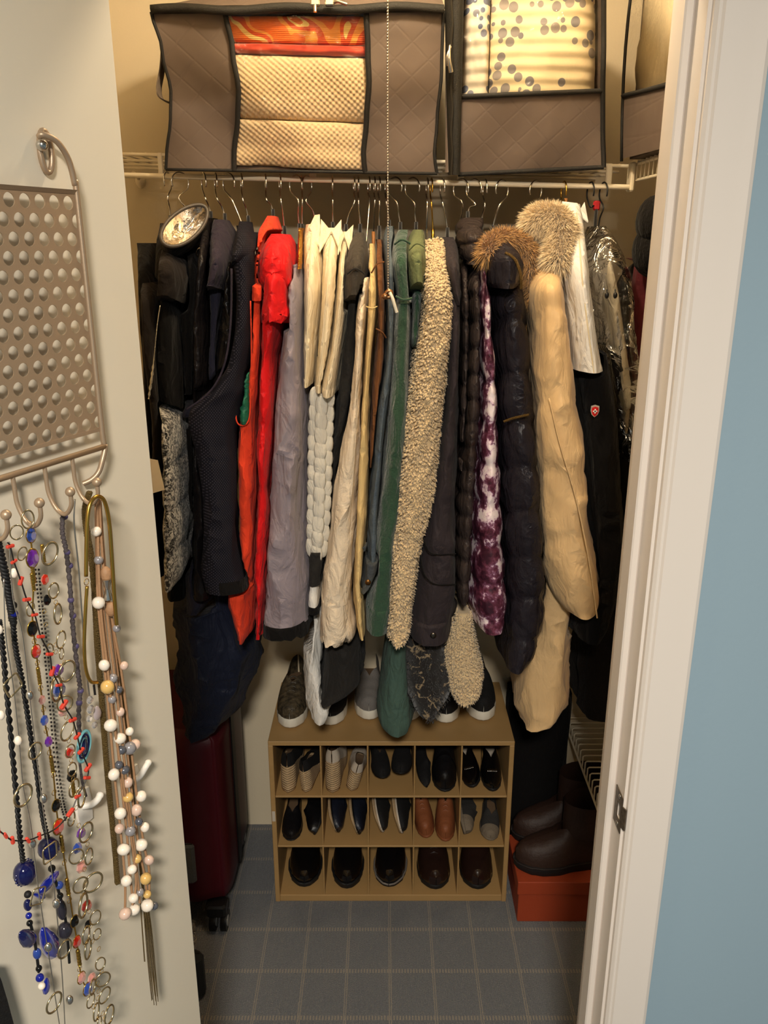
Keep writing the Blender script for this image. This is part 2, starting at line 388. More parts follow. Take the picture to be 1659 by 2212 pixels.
# --- bag one
L1 = [(-70, 322), (18, 326), (110, 350), (200, 369), (260, 368), (330, 360), (367, 358)]
R1 = [(-70, 962, 0), (18, 958, -4), (150, 954, 0), (260, 944, 4), (330, 938, 6), (367, 944, 9)]
def d1(u, v): return 1.632 + .085 * v + .018 * noise.noise(V((u*4, v*3, 3.1))) - .022 * math.sin(math.pi * min(max(u, 0), 1)) * math.sin(math.pi * v)
f1 = surf(L1, R1, d1); z0 = f1(.5, vof(367)).z
b1 = thing('storage_bag', 'large grey quilted storage bag with clear window onto orange and beige blankets', 'bag', (-.1, 1.8, ZS))
T1, B1 = vof(26), vof(366); ua, ub = .252, .735
def body_side(fn, t, b, bag, m, yback, nu=24, nv=20, zmin=1.836, lid=.06):
    loop = [fn(0, t + (b-t)*j/nv) for j in range(nv+1)] + [fn(i/nu, b) for i in range(1, nu+1)] + [fn(1, b + (t-b)*j/nv) for j in range(1, nv+1)] + [fn(1 - i/nu, t) for i in range(1, nu)]
    r1 = [V((q.x, max(q.y + .002, 1.731), q.z + .001)) for q in loop]; r2 = [V((q.x, 1.746, max(q.z, zmin))) for q in loop]; r3 = [V((q.x, yback, max(q.z, zmin))) for q in loop]
    r4 = [q.lerp(V((loop[0].x*.5 + loop[nv+nu].x*.5, yback, (loop[0].z + zmin)/2)), .2) + V((0, .004, 0)) for q in r3]
    MB().loft([loop, r1, r2, r3, r4], cap=(False, True)).build('bag_body', m, bag)
body_side(f1, T1, B1, b1, m_bag, 2.04)
grid(f1, 0, ua, T1, B1, 10, 24).build('side_panel', m_bag, b1)
grid(f1, ub, 1, T1, B1, 10, 24).build('side_panel', m_bag, b1)
def edgeu(v, a, b): return a + (b - a) * v
grid(lambda u, v, o: f1(u, v, o), ua, ub, T1, B1, 24, 24, .002).build('window_pane', m_vinyl, b1)
for path in ([(ua, T1 + (B1-T1)*j/16) for j in range(17)], [(ub, T1 + (B1-T1)*j/16) for j in range(17)], [(i/24, B1) for i in range(25)], [(i/24, T1) for i in range(25)], [(0, T1 + (B1-T1)*j/16) for j in range(17)], [(1, T1 + (B1-T1)*j/16) for j in range(17)]):
    strip(f1, path, .0052 if len(path) == 17 and path[0][0] in (ua, ub) else .003, .002).build('binding', m_trim, b1)
zt = MB(); 
top = [f1(i/24, T1 - .012 - .008*math.sin(i*.7), .012) for i in range(25)]
zt.tube(top, .0075, 6).build('zip_tape', m_zip, b1)
def lid_pt(u, w_):
    p = f1(u, T1 - .03, 0); return V((p.x, p.y + (2.04 - p.y)*w_, p.z + .07*math.sin(math.pi*min(1, w_*1.1))*(.4+.6*math.sin(math.pi*u)) + .02*u*math.sin(math.pi*w_)))
MB().loft([[lid_pt(i/20, j/12) for i in range(21)] for j in range(13)], closed=False, cap=(False, False)).build('bag_lid', m_bag, b1)
for px, dx in ((681, 0), (712, 1)):
    p = at(px, 8, 1.606)
    mb = MB().box(p + V((-.008, -.006, -.004)), p + V((.008, .004, .006)), .002)
    if dx: mb.tube([p, p + V((.014, -.004, .003)), p + V((.03, -.004, -.002))], .003, 6)
    else: mb.tube([p, p + V((0, -.006, -.006)), p + V((.0, -.007, -.014))], .0035, 6)
    mb.build('zip_pull', m_steel, b1)
hp = [at(a, b, 1.74 - c*.06) for a, b, c in ((352, 105, 0), (349, 150, .5), (342, 190, 1), (346, 212, 1), (362, 222, .7), (376, 226, .3))]
hl = MB(); cr = catmull(hp, 5); hl.loft([[q + V((0, -.016, 0)), q + V((0, .016, 0)), q + V((.0025, .016, .001)), q + V((.0025, -.016, .001))] for q in cr], smooth=False).build('carry_handle', mat('grey_webbing', (96, 84, 72), .8, bump=(700, .3)), b1)
# blankets inside bag one
def knit():
    m = mat('beige_knit', (222, 196, 158), .9); t, bc = bcol(m); S, oc = xyz(t)
    a = mth(t, 'SINE', mth(t, 'MULTIPLY', mth(t, 'ADD', S['X'], mth(t, 'MULTIPLY', S['Z'], .08)), 560)); b = mth(t, 'SINE', mth(t, 'MULTIPLY', mth(t, 'SUBTRACT', S['Z'], mth(t, 'MULTIPLY', S['X'], .05)), 620))
    h = mth(t, 'MULTIPLY', a, b); bc.default_value = rgb((218, 191, 151)); bump_to(t, h, .55, .0022); return m
m_knit = knit()
def ikat():
    m = mat('orange_ikat', (232, 96, 36), .75); t, bc = bcol(m); S, oc = xyz(t)
    n = nd(t, 'ShaderNodeTexNoise'); n.inputs['Scale'].default_value = 13; n.inputs['Detail'].default_value = 1.5; n.inputs['Distortion'].default_value = .6; t.links.new(oc, n.inputs['Vector'])
    r = nd(t, 'ShaderNodeValToRGB'); r.color_ramp.interpolation = 'CONSTANT'; e = r.color_ramp.elements
    e[0].position = 0; e[0].color = rgb((226, 104, 34)); e[1].position = .40; e[1].color = rgb((236, 150, 60))
    for p, c in ((.46, (216, 84, 30)), (.53, (242, 205, 120)), (.57, (232, 120, 40)), (.66, (244, 176, 80))):
        x = e.new(p); x.color = rgb(c)
    t.links.new(n.outputs['Fac'], r.inputs[0]); t.links.new(r.outputs[0], bc)
    bump_to(t, mth(t, 'SINE', mth(t, 'MULTIPLY', S['Z'], 2200)), .3, .001); return m
def folded(name, label, py0, py1, m, back, seed, tilt=0, yoff=.022):
    t = thing(name, label, 'blanket', at(640, py1, 1.8))
    R = []
    for j in range(13):
        a = math.pi * (j/12 - .5); row = []
        for i in range(25):
            u = ua + .004 + (ub - ua - .008) * i/24; pm = (py0 + py1)/2 + tilt*(i/24 - .5); hh = (py1 - py0)/2
            p = f1(u, vof(pm + hh*math.sin(a)), 0); bul = .016*math.cos(a)**.6 + .004*noise.noise(V((i*.25, j*.3, seed)))
            row.append(V((p.x, p.y + (yoff + .004 - bul)*(.45 if py1 > 300 and a > .5 else 1), p.z)))
        R.append(row)
    lo_, hi_ = 1.842, f1(.5, T1).z - .004
    R = [[V((q.x, 1.95, min(max(q.z, lo_), hi_))) for q in R[0]]] + [[V((q.x, q.y, min(q.z, hi_))) for q in r_] for r_ in R] + [[V((q.x, 1.95, min(max(q.z, lo_), hi_))) for q in R[-1]]]
    zfl = f1(.5, B1).z + .004; R = [[V((q.x, q.y, max(q.z, zfl + (1.842 - zfl)*min(1, max(0, (q.y - 1.7285)/.014))))) for q in r_] for r_ in R]
    if py1 > 300: R = R[:-1] + [[V((q.x, 1.95, max(q.z, 1.85))) for q in R[-2]]]
    MB().loft(R, closed=False, cap=(False, False)).build('folded_cloth', m, t); return t
t = folded('folded_blanket', 'orange and yellow patterned blanket folded on top inside the windowed bag', 28, 90, ikat(), .25, 1, 8)
folded('folded_blanket', 'rust orange backing fold lying between patterned and beige blankets', 92, 114, mat('rust_velvet', (196, 58, 22), .8, sheen=.5, var=(40, .2, (150, 40, 16))), .25, 2, 8)
folded('folded_blanket', 'beige nubby knit blanket folded in the middle of the windowed bag', 116, 254, m_knit, .25, 3, 8)
folded('folded_blanket', 'beige nubby knit blanket at the bottom of the windowed bag', 256, 358, m_knit, .25, 4, 8)
# --- bag two
L2 = [(-70, 1002), (60, 996), (200, 992), (378, 990)]
R2 = [(-70, 1304, 0), (100, 1304, -6), (205, 1302, -13), (300, 1302, -10), (367, 1304, -16)]
def d2(u, v): return 1.645 + .08*v + .012*noise.noise(V((u*3, v*3, 9.1))) - .02*math.sin(math.pi*min(1, max(0, u)))*math.sin(math.pi*v)
f2 = surf(L2, R2, d2)
b2 = thing('storage_bag', 'grey quilted storage bag on end with window onto flowered quilt', 'bag', (.4, 1.8, ZS))
T2, M2, B2 = 0.0, vof(209), vof(377)
def f2b(u, v, o=0): return f2(u, v, o)
body_side(f2, T2, B2, b2, m_bag, 2.04)
grid(f2, 0, 1, M2, B2, 24, 16).build('lower_panel', m_bag, b2)
grid(f2, .0, 1, T2, M2, 20, 16, .002).build('window_pane', m_vinyl, b2)
for path in ([(i/24, M2) for i in range(25)], [(i/24, B2) for i in range(25)], [(1, T2 + (B2-T2)*j/20) for j in range(21)]):
    strip(f2, path, .005 if path[0][0] == 1 else .0045, .002).build('binding', m_trim, b2)
zs = MB(); R = []
for j in range(25):
    py = -70 + j*448/24
    a = 962 + 8*(py/380); bb = 1000 - 8*(py/380)
    q_ = .075*(py - 190)/450; R.append([at(a - 2, py, 1.70 + q_), at(a, py, 1.676 + q_), at((a+bb)/2, py, 1.664 + q_), at(bb, py, 1.668 + q_), at(bb + 2, py, 1.69 + q_)])
zs.loft(R, closed=False, cap=(False, False)).build('zip_tape', m_zip, b2)
MB().tube([at(976 + 1.5*math.sin(j), -70 + j*448/30, 1.660 + .075*(-260 + j*448/30)/450) for j in range(31)], .0022, 6).build('zip_teeth', mat('dark_zip_teeth', (40, 36, 28), .4), b2)
MB().loft([[at(a, py, 1.715) for a in (962, 976)] + [at(976, py, 1.72), at(962, py, 1.72)] for py in (-70, 100, 250, 372)]).build('side_gusset', m_bag, b2)
p = at(972, 100, 1.652); MB().tube(catmull([at(972, 96, 1.640), at(970, 125, 1.634), at(974, 156, 1.640)], 5), lambda t: .0022 + .0022*t, 8).build('zip_pull', m_steel, b2)
MB().tube(catmull([at(974, 100, 1.640), at(966, 120, 1.634), at(967, 142, 1.638)], 5), .0022, 8).build('zip_pull', m_steel, b2)
def flower(scale, dens, base, cols, name):
    m = mat(name, base, .85); t, bc = bcol(m); S, oc = xyz(t)
    v = nd(t, 'ShaderNodeTexVoronoi'); v.inputs['Scale'].default_value = scale; v.inputs['Randomness'].default_value = .75; 
    cb = nd(t, 'ShaderNodeCombineXYZ'); t.links.new(S['X'], cb.inputs[0]); t.links.new(S['Z'], cb.inputs[1]); t.links.new(cb.outputs[0], v.inputs['Vector'])
    n = nd(t, 'ShaderNodeTexNoise'); n.inputs['Scale'].default_value = 7; n.inputs['Detail'].default_value = 0; t.links.new(v.outputs['Position'], n.inputs['Vector'])
    dot = mth(t, 'MULTIPLY', mth(t, 'LESS_THAN', v.outputs['Distance'], .46), mth(t, 'GREATER_THAN', n.outputs['Fac'], dens))
    col = mixc(t, v.outputs['Color'], rgb(cols[0]), rgb(cols[1]))
    t.links.new(mixc(t, dot, rgb(base), col), bc)
    bump_to(t, mth(t, 'SINE', mth(t, 'MULTIPLY', S['Z'], 300)), .4, .003); return m
def panel2(name, label, u0, u1, m, yo, seed):
    t = thing(name, label, 'quilt', f2((u0+u1)/2, M2))
    R = []
    for j in range(22):
        row = []
        for i in range(17):
            a = i/16; u = u0 + (u1-u0)*a; p = f2(u, T2 + .03 + (M2 - .02 - T2)*j/21)
            ed = 1 - (2*a - 1)**6; row.append(V((p.x, p.y + yo + .02*(1-ed) + .003*noise.noise(V((i*.4, j*.5, seed))), p.z)))
        row = [row[0] + V((.004, .2, 0))] + row + [row[-1] + V((-.004, .2, 0))]; R.append(row)
    MB().loft(R, closed=False, cap=(False, False)).build('folded_cloth', m, t)
panel2('folded_quilt', 'cream quilt with blue grey flower clusters inside the upright bag', .225, .975, flower(54, .42, (226, 209, 172), ((108, 108, 118), (150, 140, 132)), 'cream_flower_quilt'), .016, 2)
panel2('folded_sheet', 'white sheet with small blue flowers beside the cream quilt', .03, .215, flower(75, .44, (222, 212, 194), ((86, 96, 124), (140, 140, 150)), 'white_flower_sheet'), .014, 5)
# --- bag three, on the right-hand shelf
def f3(s, z, o=0.0): return V((.462 - o + .012*math.sin(s*3) - .01*math.sin(math.pi*min(1, max(0, (z-1.81)/.4))), 1.735 - s*.45, z))
b3 = thing('storage_bag', 'grey storage bag with cream bedding behind clear window on right-hand shelf', 'bag', (.62, 1.5, ZS))
def zlow(s): return 1.815 - .004*s
def zmid(s): return 1.925 - .035*s
nS = 14
MB().loft([[f3(i/nS, zlow(i/nS) + (zmid(i/nS) - zlow(i/nS))*j/8) for i in range(nS+1)] for j in range(9)], closed=False, cap=(False, False)).build('lower_panel', m_bag, b3)
MB().loft([[f3(i/nS, zmid(i/nS) + (2.3 - zmid(i/nS))*j/8, .002) for i in range(nS+1)] for j in range(9)], closed=False, cap=(False, False)).build('window_pane', m_vinyl, b3)
MB().tube([f3(i/nS, zmid(i/nS), .002) for i in range(nS+1)], .004, 6).build('binding', m_trim, b3)
MB().tube([f3(0, 1.81 + .49*i/10, .002) for i in range(11)], .003, 6).build('binding', m_trim, b3)
MB().loft([[V((.478, 1.732, z)), V((.80, 1.732, z)), V((.80, 1.28, z)), V((.478, 1.28, z))] for z in (1.8145, 1.9)], smooth=False).loft([[V((.478, 1.745, z)), V((.80, 1.745, z)), V((.80, 1.725, z)), V((.478, 1.725, z))] for z in (1.8145, 2.3)], smooth=False).build('bag_body', m_bag, b3)
t = thing('folded_bedding', 'rumpled cream bedding inside the bag on right-hand shelf', 'bedding', (.6, 1.5, 1.92))
def cp(i, j):
    s = .03 + .94*i/24; z = 1.905 + .38*j/24; n_ = noise.noise(V((s*7, z*9, 2))) ; p = f3(s, z); return p + V((.018 - .012*n_ - .006*noise.noise(V((s*18, z*22, 7))), 0, 0))
MB().loft([[V((.78, cp(0, j).y, cp(0, j).z))] + [cp(i, j) for i in range(25)] + [V((.78, cp(24, j).y, cp(24, j).z))] for j in range(25)]).build('folded_cloth', mat('cream_bedding', (238, 222, 186), .85, bump=(80, .2)), t)

# ------------------------------------------------------------------ garments
RODZ = lambda x: ZR + slope(x)
def cloth_rings(rows, sh=None, Y0=1.56, Yt=1.70, Yb=1.93, p=2.6, n=48, m=70, fold=.006, ff=26., seed=0., puff=None, arch=0., grow=0., clip=None, Yend=None, archside=0.):
    p0, p1 = rows[0][0], rows[-1][0]; sh = sh or p0 + 110
    a, b = clip or (p0, p1); R = []
    def yn(py):
        t = min(1, max(0, (py - p0) / (sh - p0))); t = t*(2 - t)
        y = Yt + (Y0 - Yt)*t
        if Yend is not None and py > sh: y += (Yend - Y0) * (py - sh) / (p1 - sh)
        return y
    for j in range(m + 1):
        py = a + (b - a)*j/m; Yn = yn(py); t = min(1, max(0, (py - p0)/(sh - p0))); t = t*(2-t)
        Yk = 1.80 + (Yb - 1.80)*t if sh > p0 + 5 else Yb
        Yk = max(Yk, Yn + .03)
        xl, xr = hermite(rows, 1, py), hermite(rows, 2, py)
        A, B = at(xl, py, Yn), at(xr, py, Yn); z = A.z; cx = (A.x + B.x)/2; hw = max(.002, abs(B.x - A.x)/2); cy = (Yn + Yk)/2; hd = (Yk - Yn)/2
        ring = []
        amp = fold * min(1., .25 + .75*(j/m)*2)
        for i in range(n):
            th = 2*math.pi*i/n; c_, s_ = math.cos(th), math.sin(th)
            ex = math.copysign(abs(c_)**(2/p), c_); ey = math.copysign(abs(s_)**(2/p), s_)
            nx, ny = c_, s_
            d = grow + amp * noise.noise(V((cx*3 + ex*hw*ff, (ey*hd)*ff*.6, z*3.2 + seed))) + amp*.5*noise.noise(V((ex*hw*ff*2.2 + seed, ey*hd*ff, z*6.)))
            cr = noise.noise(V((ex*hw*ff*1.6 + seed*1.7, ey*hd*ff*1.3 + z*4, z*7. - seed))); d += amp*.9*((1 - abs(cr))**4 - .3)
            if puff:
                seg, dep, sl = puff[:3]; ph = (z + sl*ey*hd + .15*seg*noise.noise(V((z*4, ey, seed)))) / seg
                d += dep * .9 * (abs(math.sin(math.pi*ph))**.36 - .8)
                d += dep * .25 * noise.noise(V((ex*9, ey*14, z*40 + seed)))
            zz = z
            if arch: zz += arch * (j/m)**2 * max(0, -s_)**1.5
            if archside: zz += archside * (j/m)**3 * ex
            ring.append(V((cx + ex*hw + nx*d, cy + ey*hd + ny*d, zz)))
        R.append(ring)
    return R
def close_top(R):
    c = sum(R[0], V((0, 0, 0))) / len(R[0])
    return [[c + (q - c)*k + V((0, 0, h)) for q in R[0]] for k, h in ((.08, .0015), (.5, .0012), (.85, .0005))] + R
REG, LATER, OCC, SHARE, INSIDE = [], [], {}, {}, {}
def cloth(name, rows, ma, parent, open_bottom=False, top=True, solve=True, **kw):
    R = cloth_rings(rows, **kw)
    o = MB().loft(R, cap=(False, False)).build(name, ma, parent)
    REG.append(dict(o=o, R=R, g=SHARE.get(parent.name, parent.name), own=parent.name, p=parent, ob=open_bottom, top=top and rows[0][0] > 515 and (kw.get('Yt', 1.7) < 1.66 or rows[0][0] > 600), org=ORG[parent.name], y=min(q.y for r in R for q in r), solve=solve)); return o, R
DY, DZ, GAP = .004, .004, .0026
CELL = {}
def ring_lr(ring):
    ys = [q.y for q in ring]; y0, y1 = min(ys), max(ys); out = {}; n = len(ring)
    for k in range(math.ceil(y0/DY), math.floor(y1/DY) + 1):
        y = k*DY; xs = []
        for i in range(n):
            a, b = ring[i], ring[(i+1) % n]
            if (a.y - y)*(b.y - y) <= 0 and a.y != b.y: xs.append(a.x + (b.x - a.x)*(y - a.y)/(b.y - a.y))
        if len(xs) > 1: out[k] = (min(xs), max(xs))
    return out
def solve_cloth():
    # garments press against each other: nearer cloth keeps its shape, the next one takes the room that is left in every slice
    for e in sorted(REG, key=lambda e: e['y']):
        R = e['R']; g = e['g']; own_in = CELL.get(INSIDE.get(e['own'])); zs = [sum(q.z for q in r)/len(r) for r in R]; new = []; prev = None
        for k, ring in enumerate(R):
            lr = ring_lr(ring); n = len(ring); zr = [q.z for q in ring]
            za = max(zs[max(0, k-1)], max(zr)); zb = min(zs[min(len(R)-1, k+1)], min(zr)); ks = sorted(lr)
            if not ks: new.append(None); continue
            comps = []; live = []
            for yk in ks:
                l, r = lr[yk]; cuts = []
                if own_in:
                    cs_ = [own_in.get((zi, yk)) for zi in range(math.floor(zb/DZ), math.ceil(za/DZ) + 1)]
                    if any(c is None for c in cs_) or (math.floor(za/DZ), yk - 2) not in own_in or (math.floor(za/DZ), yk + 2) not in own_in: continue
                    l = max([l] + [c[0] + .004 for c in cs_]); r = min([r] + [c[1] - .004 for c in cs_])
                    if r - l < .003: continue
                for zi in range(math.floor(zb/DZ), math.ceil(za/DZ) + 1):
                    for yy in (yk - 1, yk, yk + 1):
                        for a, b, gg in OCC.get((zi, yy), ()):
                            if gg != g and b > l - GAP and a < r + GAP: cuts.append((a - GAP, b + GAP))
                pcs = [(l, r)]
                for a, b in cuts:
                    q2 = []
                    for p, q in pcs:
                        if b <= p or a >= q: q2.append((p, q)); continue
                        if a > p: q2.append((p, a))
                        if b < q: q2.append((b, q))
                    pcs = q2
                nl = []
                for p, q in pcs:
                    if q - p < .0025: continue
                    hit = None
                    for c in live:
                        cp, cq = c[-1][1:]
                        if min(q, cq) - max(p, cp) > .001: hit = c; break
                    if hit is not None and hit[-1][0] < yk: hit.append((yk, p, q)); nl.append(hit)
                    else: c = [(yk, p, q)]; comps.append(c); nl.append(c)
                live = nl
            def score(c):
                v = sum((q - p)*(4 if yk < ks[0] + 10 else 1) for yk, p, q in c)
                if prev: 
                    ov = sum(1 for yk, p, q in c if yk in prev and min(q, prev[yk][1]) > max(p, prev[yk][0])); v *= 1 + 2.*ov/len(c)
                return v
            comps = [c for c in comps if len(c) >= 3]
            if not comps: new.append(None); prev = None; continue
            c = max(comps, key=score); d = {yk: (p, q) for yk, p, q in c}
            if prev and not any(yk in prev and min(d[yk][1], prev[yk][1]) > max(d[yk][0], prev[yk][0]) for yk in d): new.append(None); prev = d; R_break = True; continue
            prev = d; seq = [(yk*DY, p, q) for yk, p, q in c]
            if seq[0][0]/DY < ks[0] + .5:
                t_ = min(ring, key=lambda q: q.y)
                if seq[0][1] <= t_.x <= seq[0][2]: seq = [(t_.y, t_.x - .0006, t_.x + .0006)] + seq
            ya, yb = seq[0][0], seq[-1][0]; h = n//2; rt, lf = [], []
            fz = sorted((q.y, q.z) for q in ring)
            for i in range(h):
                y = ya + (yb - ya)*(1 - math.cos(math.pi*i/(h-1)))/2; j = 0
                while j < len(seq) - 2 and seq[j+1][0] < y: j += 1
                (a, p0, q0), (b, p1, q1) = seq[j], seq[j+1]; t_ = 0 if b == a else min(1, max(0, (y - a)/(b - a)))
                z = min(fz, key=lambda f: abs(f[0] - y))[1]
                rt.append(V((q0 + (q1 - q0)*t_, y, z))); lf.append(V((p0 + (p1 - p0)*t_, y, z)))
            new.append(rt + lf[::-1])
        own = e['own']
        # occupied room of this part
        valid = [(k, ring_lr(r)) for k, r in enumerate(new) if r]
        for (k0, a), (k1, b) in zip(valid, valid[1:]):
            if k1 != k0 + 1: continue
            z0, z1 = max(q.z for q in new[k0]), min(q.z for q in new[k1])
            for zi in range(math.floor(min(z0, z1)/DZ), math.ceil(max(z0, z1)/DZ) + 1):
                for yk in set(a) | set(b):
                    A, B = a.get(yk), b.get(yk); A = A or B; B = B or A
                    OCC.setdefault((zi, yk), []).append((min(A[0], B[0]), max(A[1], B[1]), g)); CELL.setdefault(own, {})[(zi, yk)] = (max(A[0], B[0]), min(A[1], B[1]))
        segs, cur = [], []
        for r in new + [None]:
            if r: cur.append(r)
            else:
                if len(cur) > 2: segs.append(cur)
                cur = []
        o = e['o']; old = o.data; m_ = old.materials[0]; nm_ = o.name.split('.')[0]
        for si, sg in enumerate(segs):
            rr_ = close_top(sg) if (e['top'] or si > 0) else sg
            mb = MB().loft(rr_, cap=(rr_ is not sg, not (e['ob'] and si == len(segs) - 1)))
            if si == 0: o.data = mb.mesh(nm_, m_, e['org'])
            else: mb.build(nm_, m_, e['p'])
        if segs: bpy.data.meshes.remove(old)
        else: bpy.data.objects.remove(o)
        e['R'][:] = [r for sg in segs for r in sg]
    for fn in LATER: fn()
LASTG = [None]
def garment(name, label, cat, px, py, Y=1.75):
    LASTG[0] = thing(name, label, cat, at(px, py, Y)); return LASTG[0]
# hangers
m_velvet = mat('black_velvet_flock', (16, 14, 14), .95, sheen=.4)
m_wood = mat('hanger_wood', (170, 112, 58), .5, var=(30, .1, (140, 90, 45)))
def hanger(label, px, pyn, lean=0, twist=15, hook='chrome', neckm=None, arms=True, drop=.075, own=None, tagm=None):
    """px,pyn: pixel of the neck (bottom of the wire stem); twist: degrees the hook is turned about the vertical"""
    t = thing('clothes_hanger', label, 'hanger', at(px, pyn, 1.75), 'hangers on the closet rod')
    own = (own or LASTG[0]).name
    LATER.append(lambda: hang(t, px, pyn, lean, max(-48, min(48, twist)), hook, neckm or m_velvet, own, tagm)); return t
def hang(t, px, pyn, lean, twist, hook, nm, own, tagm):
    Y = 1.75; nk = at(px, pyn, Y); tx = at(px + lean, 395, Y).x
    r = .0185; cc = V((tx, Y, RODZ(tx) + .0052 + .0026 - r)); a = math.radians(twist); dirv = V((math.sin(a), -math.cos(a), 0))
    ce = CELL.get(own, {}); top = {}
    for (zi, yk) in ce: top[yk] = max(top.get(yk, -1), zi)
    def inside(yk, dz):
        if yk not in top: return None
        for d in range(0, 8):
            c = ce.get((top[yk] - dz - d, yk))
            if c and c[1] - c[0] > .0085 and not any(gg != SHARE.get(own, own) and b > (c[0] + c[1])/2 - .0045 and a < (c[0] + c[1])/2 + .0045 for dy_ in (-1, 0, 1) for dz_ in (-1, 0, 1) for a, b, gg in OCC.get((top[yk] - dz - d + dz_, yk + dy_), ())): return V(((c[0] + c[1])/2, yk*DY, (top[yk] - dz - d)*DZ))
        return None
    k0 = round(Y/DY); cand = sorted((abs(k - k0), k) for k in top); st = None
    for _, k in cand[:40]:
        st = inside(k, 3)
        if st is not None: k0 = k; break
    if st is not None: nk = V((st.x, st.y, max(st.z + .02, min(nk.z, st.z + .05))))
    pts = []
    for k in range(15):
        th = math.radians(205 - k*250/14); pts.append(cc - dirv*math.cos(th)*r + V((0, 0, math.sin(th)*r)))
    pts += [cc + dirv*.006 + V((0, 0, -r - .010)), nk.lerp(cc, .35) + V((0, 0, -.004)), nk]
    hm = m_gold if hook == 'gold' else (m_black if hook == 'black' else m_steel)
    MB().tube(catmull(pts, 3), .0016, 8).build('hook', hm, t)
    end = st if st is not None else nk + V((0, 0, -.03))
    MB().tube([nk + V((0, 0, .004)), nk.lerp(end, .5), end], .0034, 8).build('neck', nm, t)
    if tagm: MB().box(nk + V((-.007, -.0035, -.002)), nk + V((.007, .0035, .016)), .003).build('red_tag', tagm, t)
    if st is None: return
    for s_ in (-1, 1):
        q = [end]
        for k in range(2, 27, 2):
            p = inside(k0 + s_*k, 4)
            if p is None or abs(p.x - q[-1].x) > .006 or abs(p.z - q[-1].z) > .03: break
            q.append(p)
        if len(q) > 2: MB().tube(q, .0024, 6).build('arm', nm, t)

# fabrics
fab = lambda n, c, **k: mat(n, c, **{**dict(rough=.85, bump=(420, .12), sheen=.04, spec=.2, wr=.55), **k})
m_blk = fab('black_cloth', (11, 9, 9)); m_blk2 = fab('black_brown_cloth', (27, 21, 18)); m_sat = fab('black_satin', (22, 19, 20), rough=.32, bump=(30, .25), sheen=0)
m_lea = fab('black_leather', (20, 18, 18), rough=.28, bump=(90, .3), sheen=0)
m_navy = fab('plum_navy_cloth', (44, 37, 48)); m_navy2 = fab('deep_navy_cloth', (30, 30, 44), bump=(200, .1))
m_dknavy = fab('dark_navy_nylon', (22, 27, 44), rough=.55)
def dotted():
    m = mat('navy_pinhead_weave', (40, 40, 56), .85, spec=.15); t, bc = bcol(m); S, oc = xyz(t)
    a = mth(t, 'MULTIPLY', mth(t, 'SINE', mth(t, 'MULTIPLY', mth(t, 'ADD', S['X'], S['Y']), 1100)), mth(t, 'SINE', mth(t, 'MULTIPLY', S['Z'], 1000)))
    f = mth(t, 'GREATER_THAN', a, .55); t.links.new(mixc(t, f, rgb((20, 19, 26)), rgb((58, 55, 64))), bc)
    n = nd(t, 'ShaderNodeTexNoise'); n.inputs['Scale'].default_value = 14; t.links.new(oc, n.inputs['Vector']); bump_to(t, n.outputs['Fac'], .5, .006); return m
m_vest = dotted()
def marled():
    m = mat('black_white_marl', (120, 118, 118), .95, sheen=.3); t, bc = bcol(m); S, oc = xyz(t)
    n = nd(t, 'ShaderNodeTexNoise'); n.inputs['Scale'].default_value = 150; n.inputs['Detail'].default_value = 4; n.inputs['Distortion'].default_value = 1.; t.links.new(oc, n.inputs['Vector'])
    r = nd(t, 'ShaderNodeValToRGB'); r.color_ramp.elements[0].position = .45; r.color_ramp.elements[1].position = .59; r.color_ramp.elements[0].color = rgb((24, 22, 22)); r.color_ramp.elements[1].color = rgb((200, 196, 190))
    t.links.new(n.outputs['Fac'], r.inputs[0]); t.links.new(r.outputs[0], bc); bump_to(t, n.outputs['Fac'], .8, .003); return m
m_foil = mat('crumpled_silver_foil', (225, 215, 200), .22, metal=1, bump=(70, 1.2))
m_org = fab('orange_red_cotton', (214, 62, 34), bump=(60, .2)); m_red = fab('bright_red_nylon', (206, 22, 26), rough=.5, bump=(25, .25))
m_teal = mat('green_quilted_lining', (22, 92, 66), .5, bump=(60, .4), stretch=(1, 1, 4))
m_lil = fab('lilac_grey_shell', (140, 130, 138), rough=.5, bump=(14, .5), sheen=.1)
m_cream = fab('cream_linen', (238, 222, 190), bump=(350, .15)); m_white_c = fab('white_cotton', (232, 228, 220), bump=(350, .15))
m_char = fab('olive_charcoal_wool', (66, 60, 52), bump=(300, .4)); m_char2 = fab('charcoal_knit', (38, 36, 34), bump=(200, .3))
m_oat = fab('oatmeal_knit', (226, 208, 182), bump=(260, .3)); m_tan = fab('butter_tan_cloth', (216, 186, 128)); m_sue = fab('brown_suede', (118, 76, 44), var=(40, .1, (100, 62, 34)))
m_den = fab('faded_denim', (98, 108, 112), bump=(500, .4), var=(28, .1, (66, 78, 92))); m_den2 = fab('dark_denim', (52, 58, 66), bump=(500, .4), var=(30, .1, (90, 92, 88)))
m_grn = fab('forest_green_fleece', (44, 72, 54), bump=(240, .6), sheen=.3); m_sage = fab('sage_green_wool', (104, 112, 76), bump=(240, .5)); m_grn2 = fab('dusty_green_jersey', (70, 92, 82), bump=(300, .2))
m_soft = fab('dark_softshell', (48, 41, 44), rough=.7); m_puf = fab('dark_brown_puffer', (54, 46, 44), rough=.4, bump=(50, .4), sheen=0); m_puf2 = fab('black_navy_puffer', (34, 31, 37), rough=.36, bump=(45, .45), sheen=0)
m_tanp = fab('camel_down_shell', (212, 178, 130), rough=.5, bump=(22, .25), sheen=.1, wr=.35); m_gray_q = fab('pale_grey_quilted', (208, 202, 188), rough=.6, bump=(40, .3))
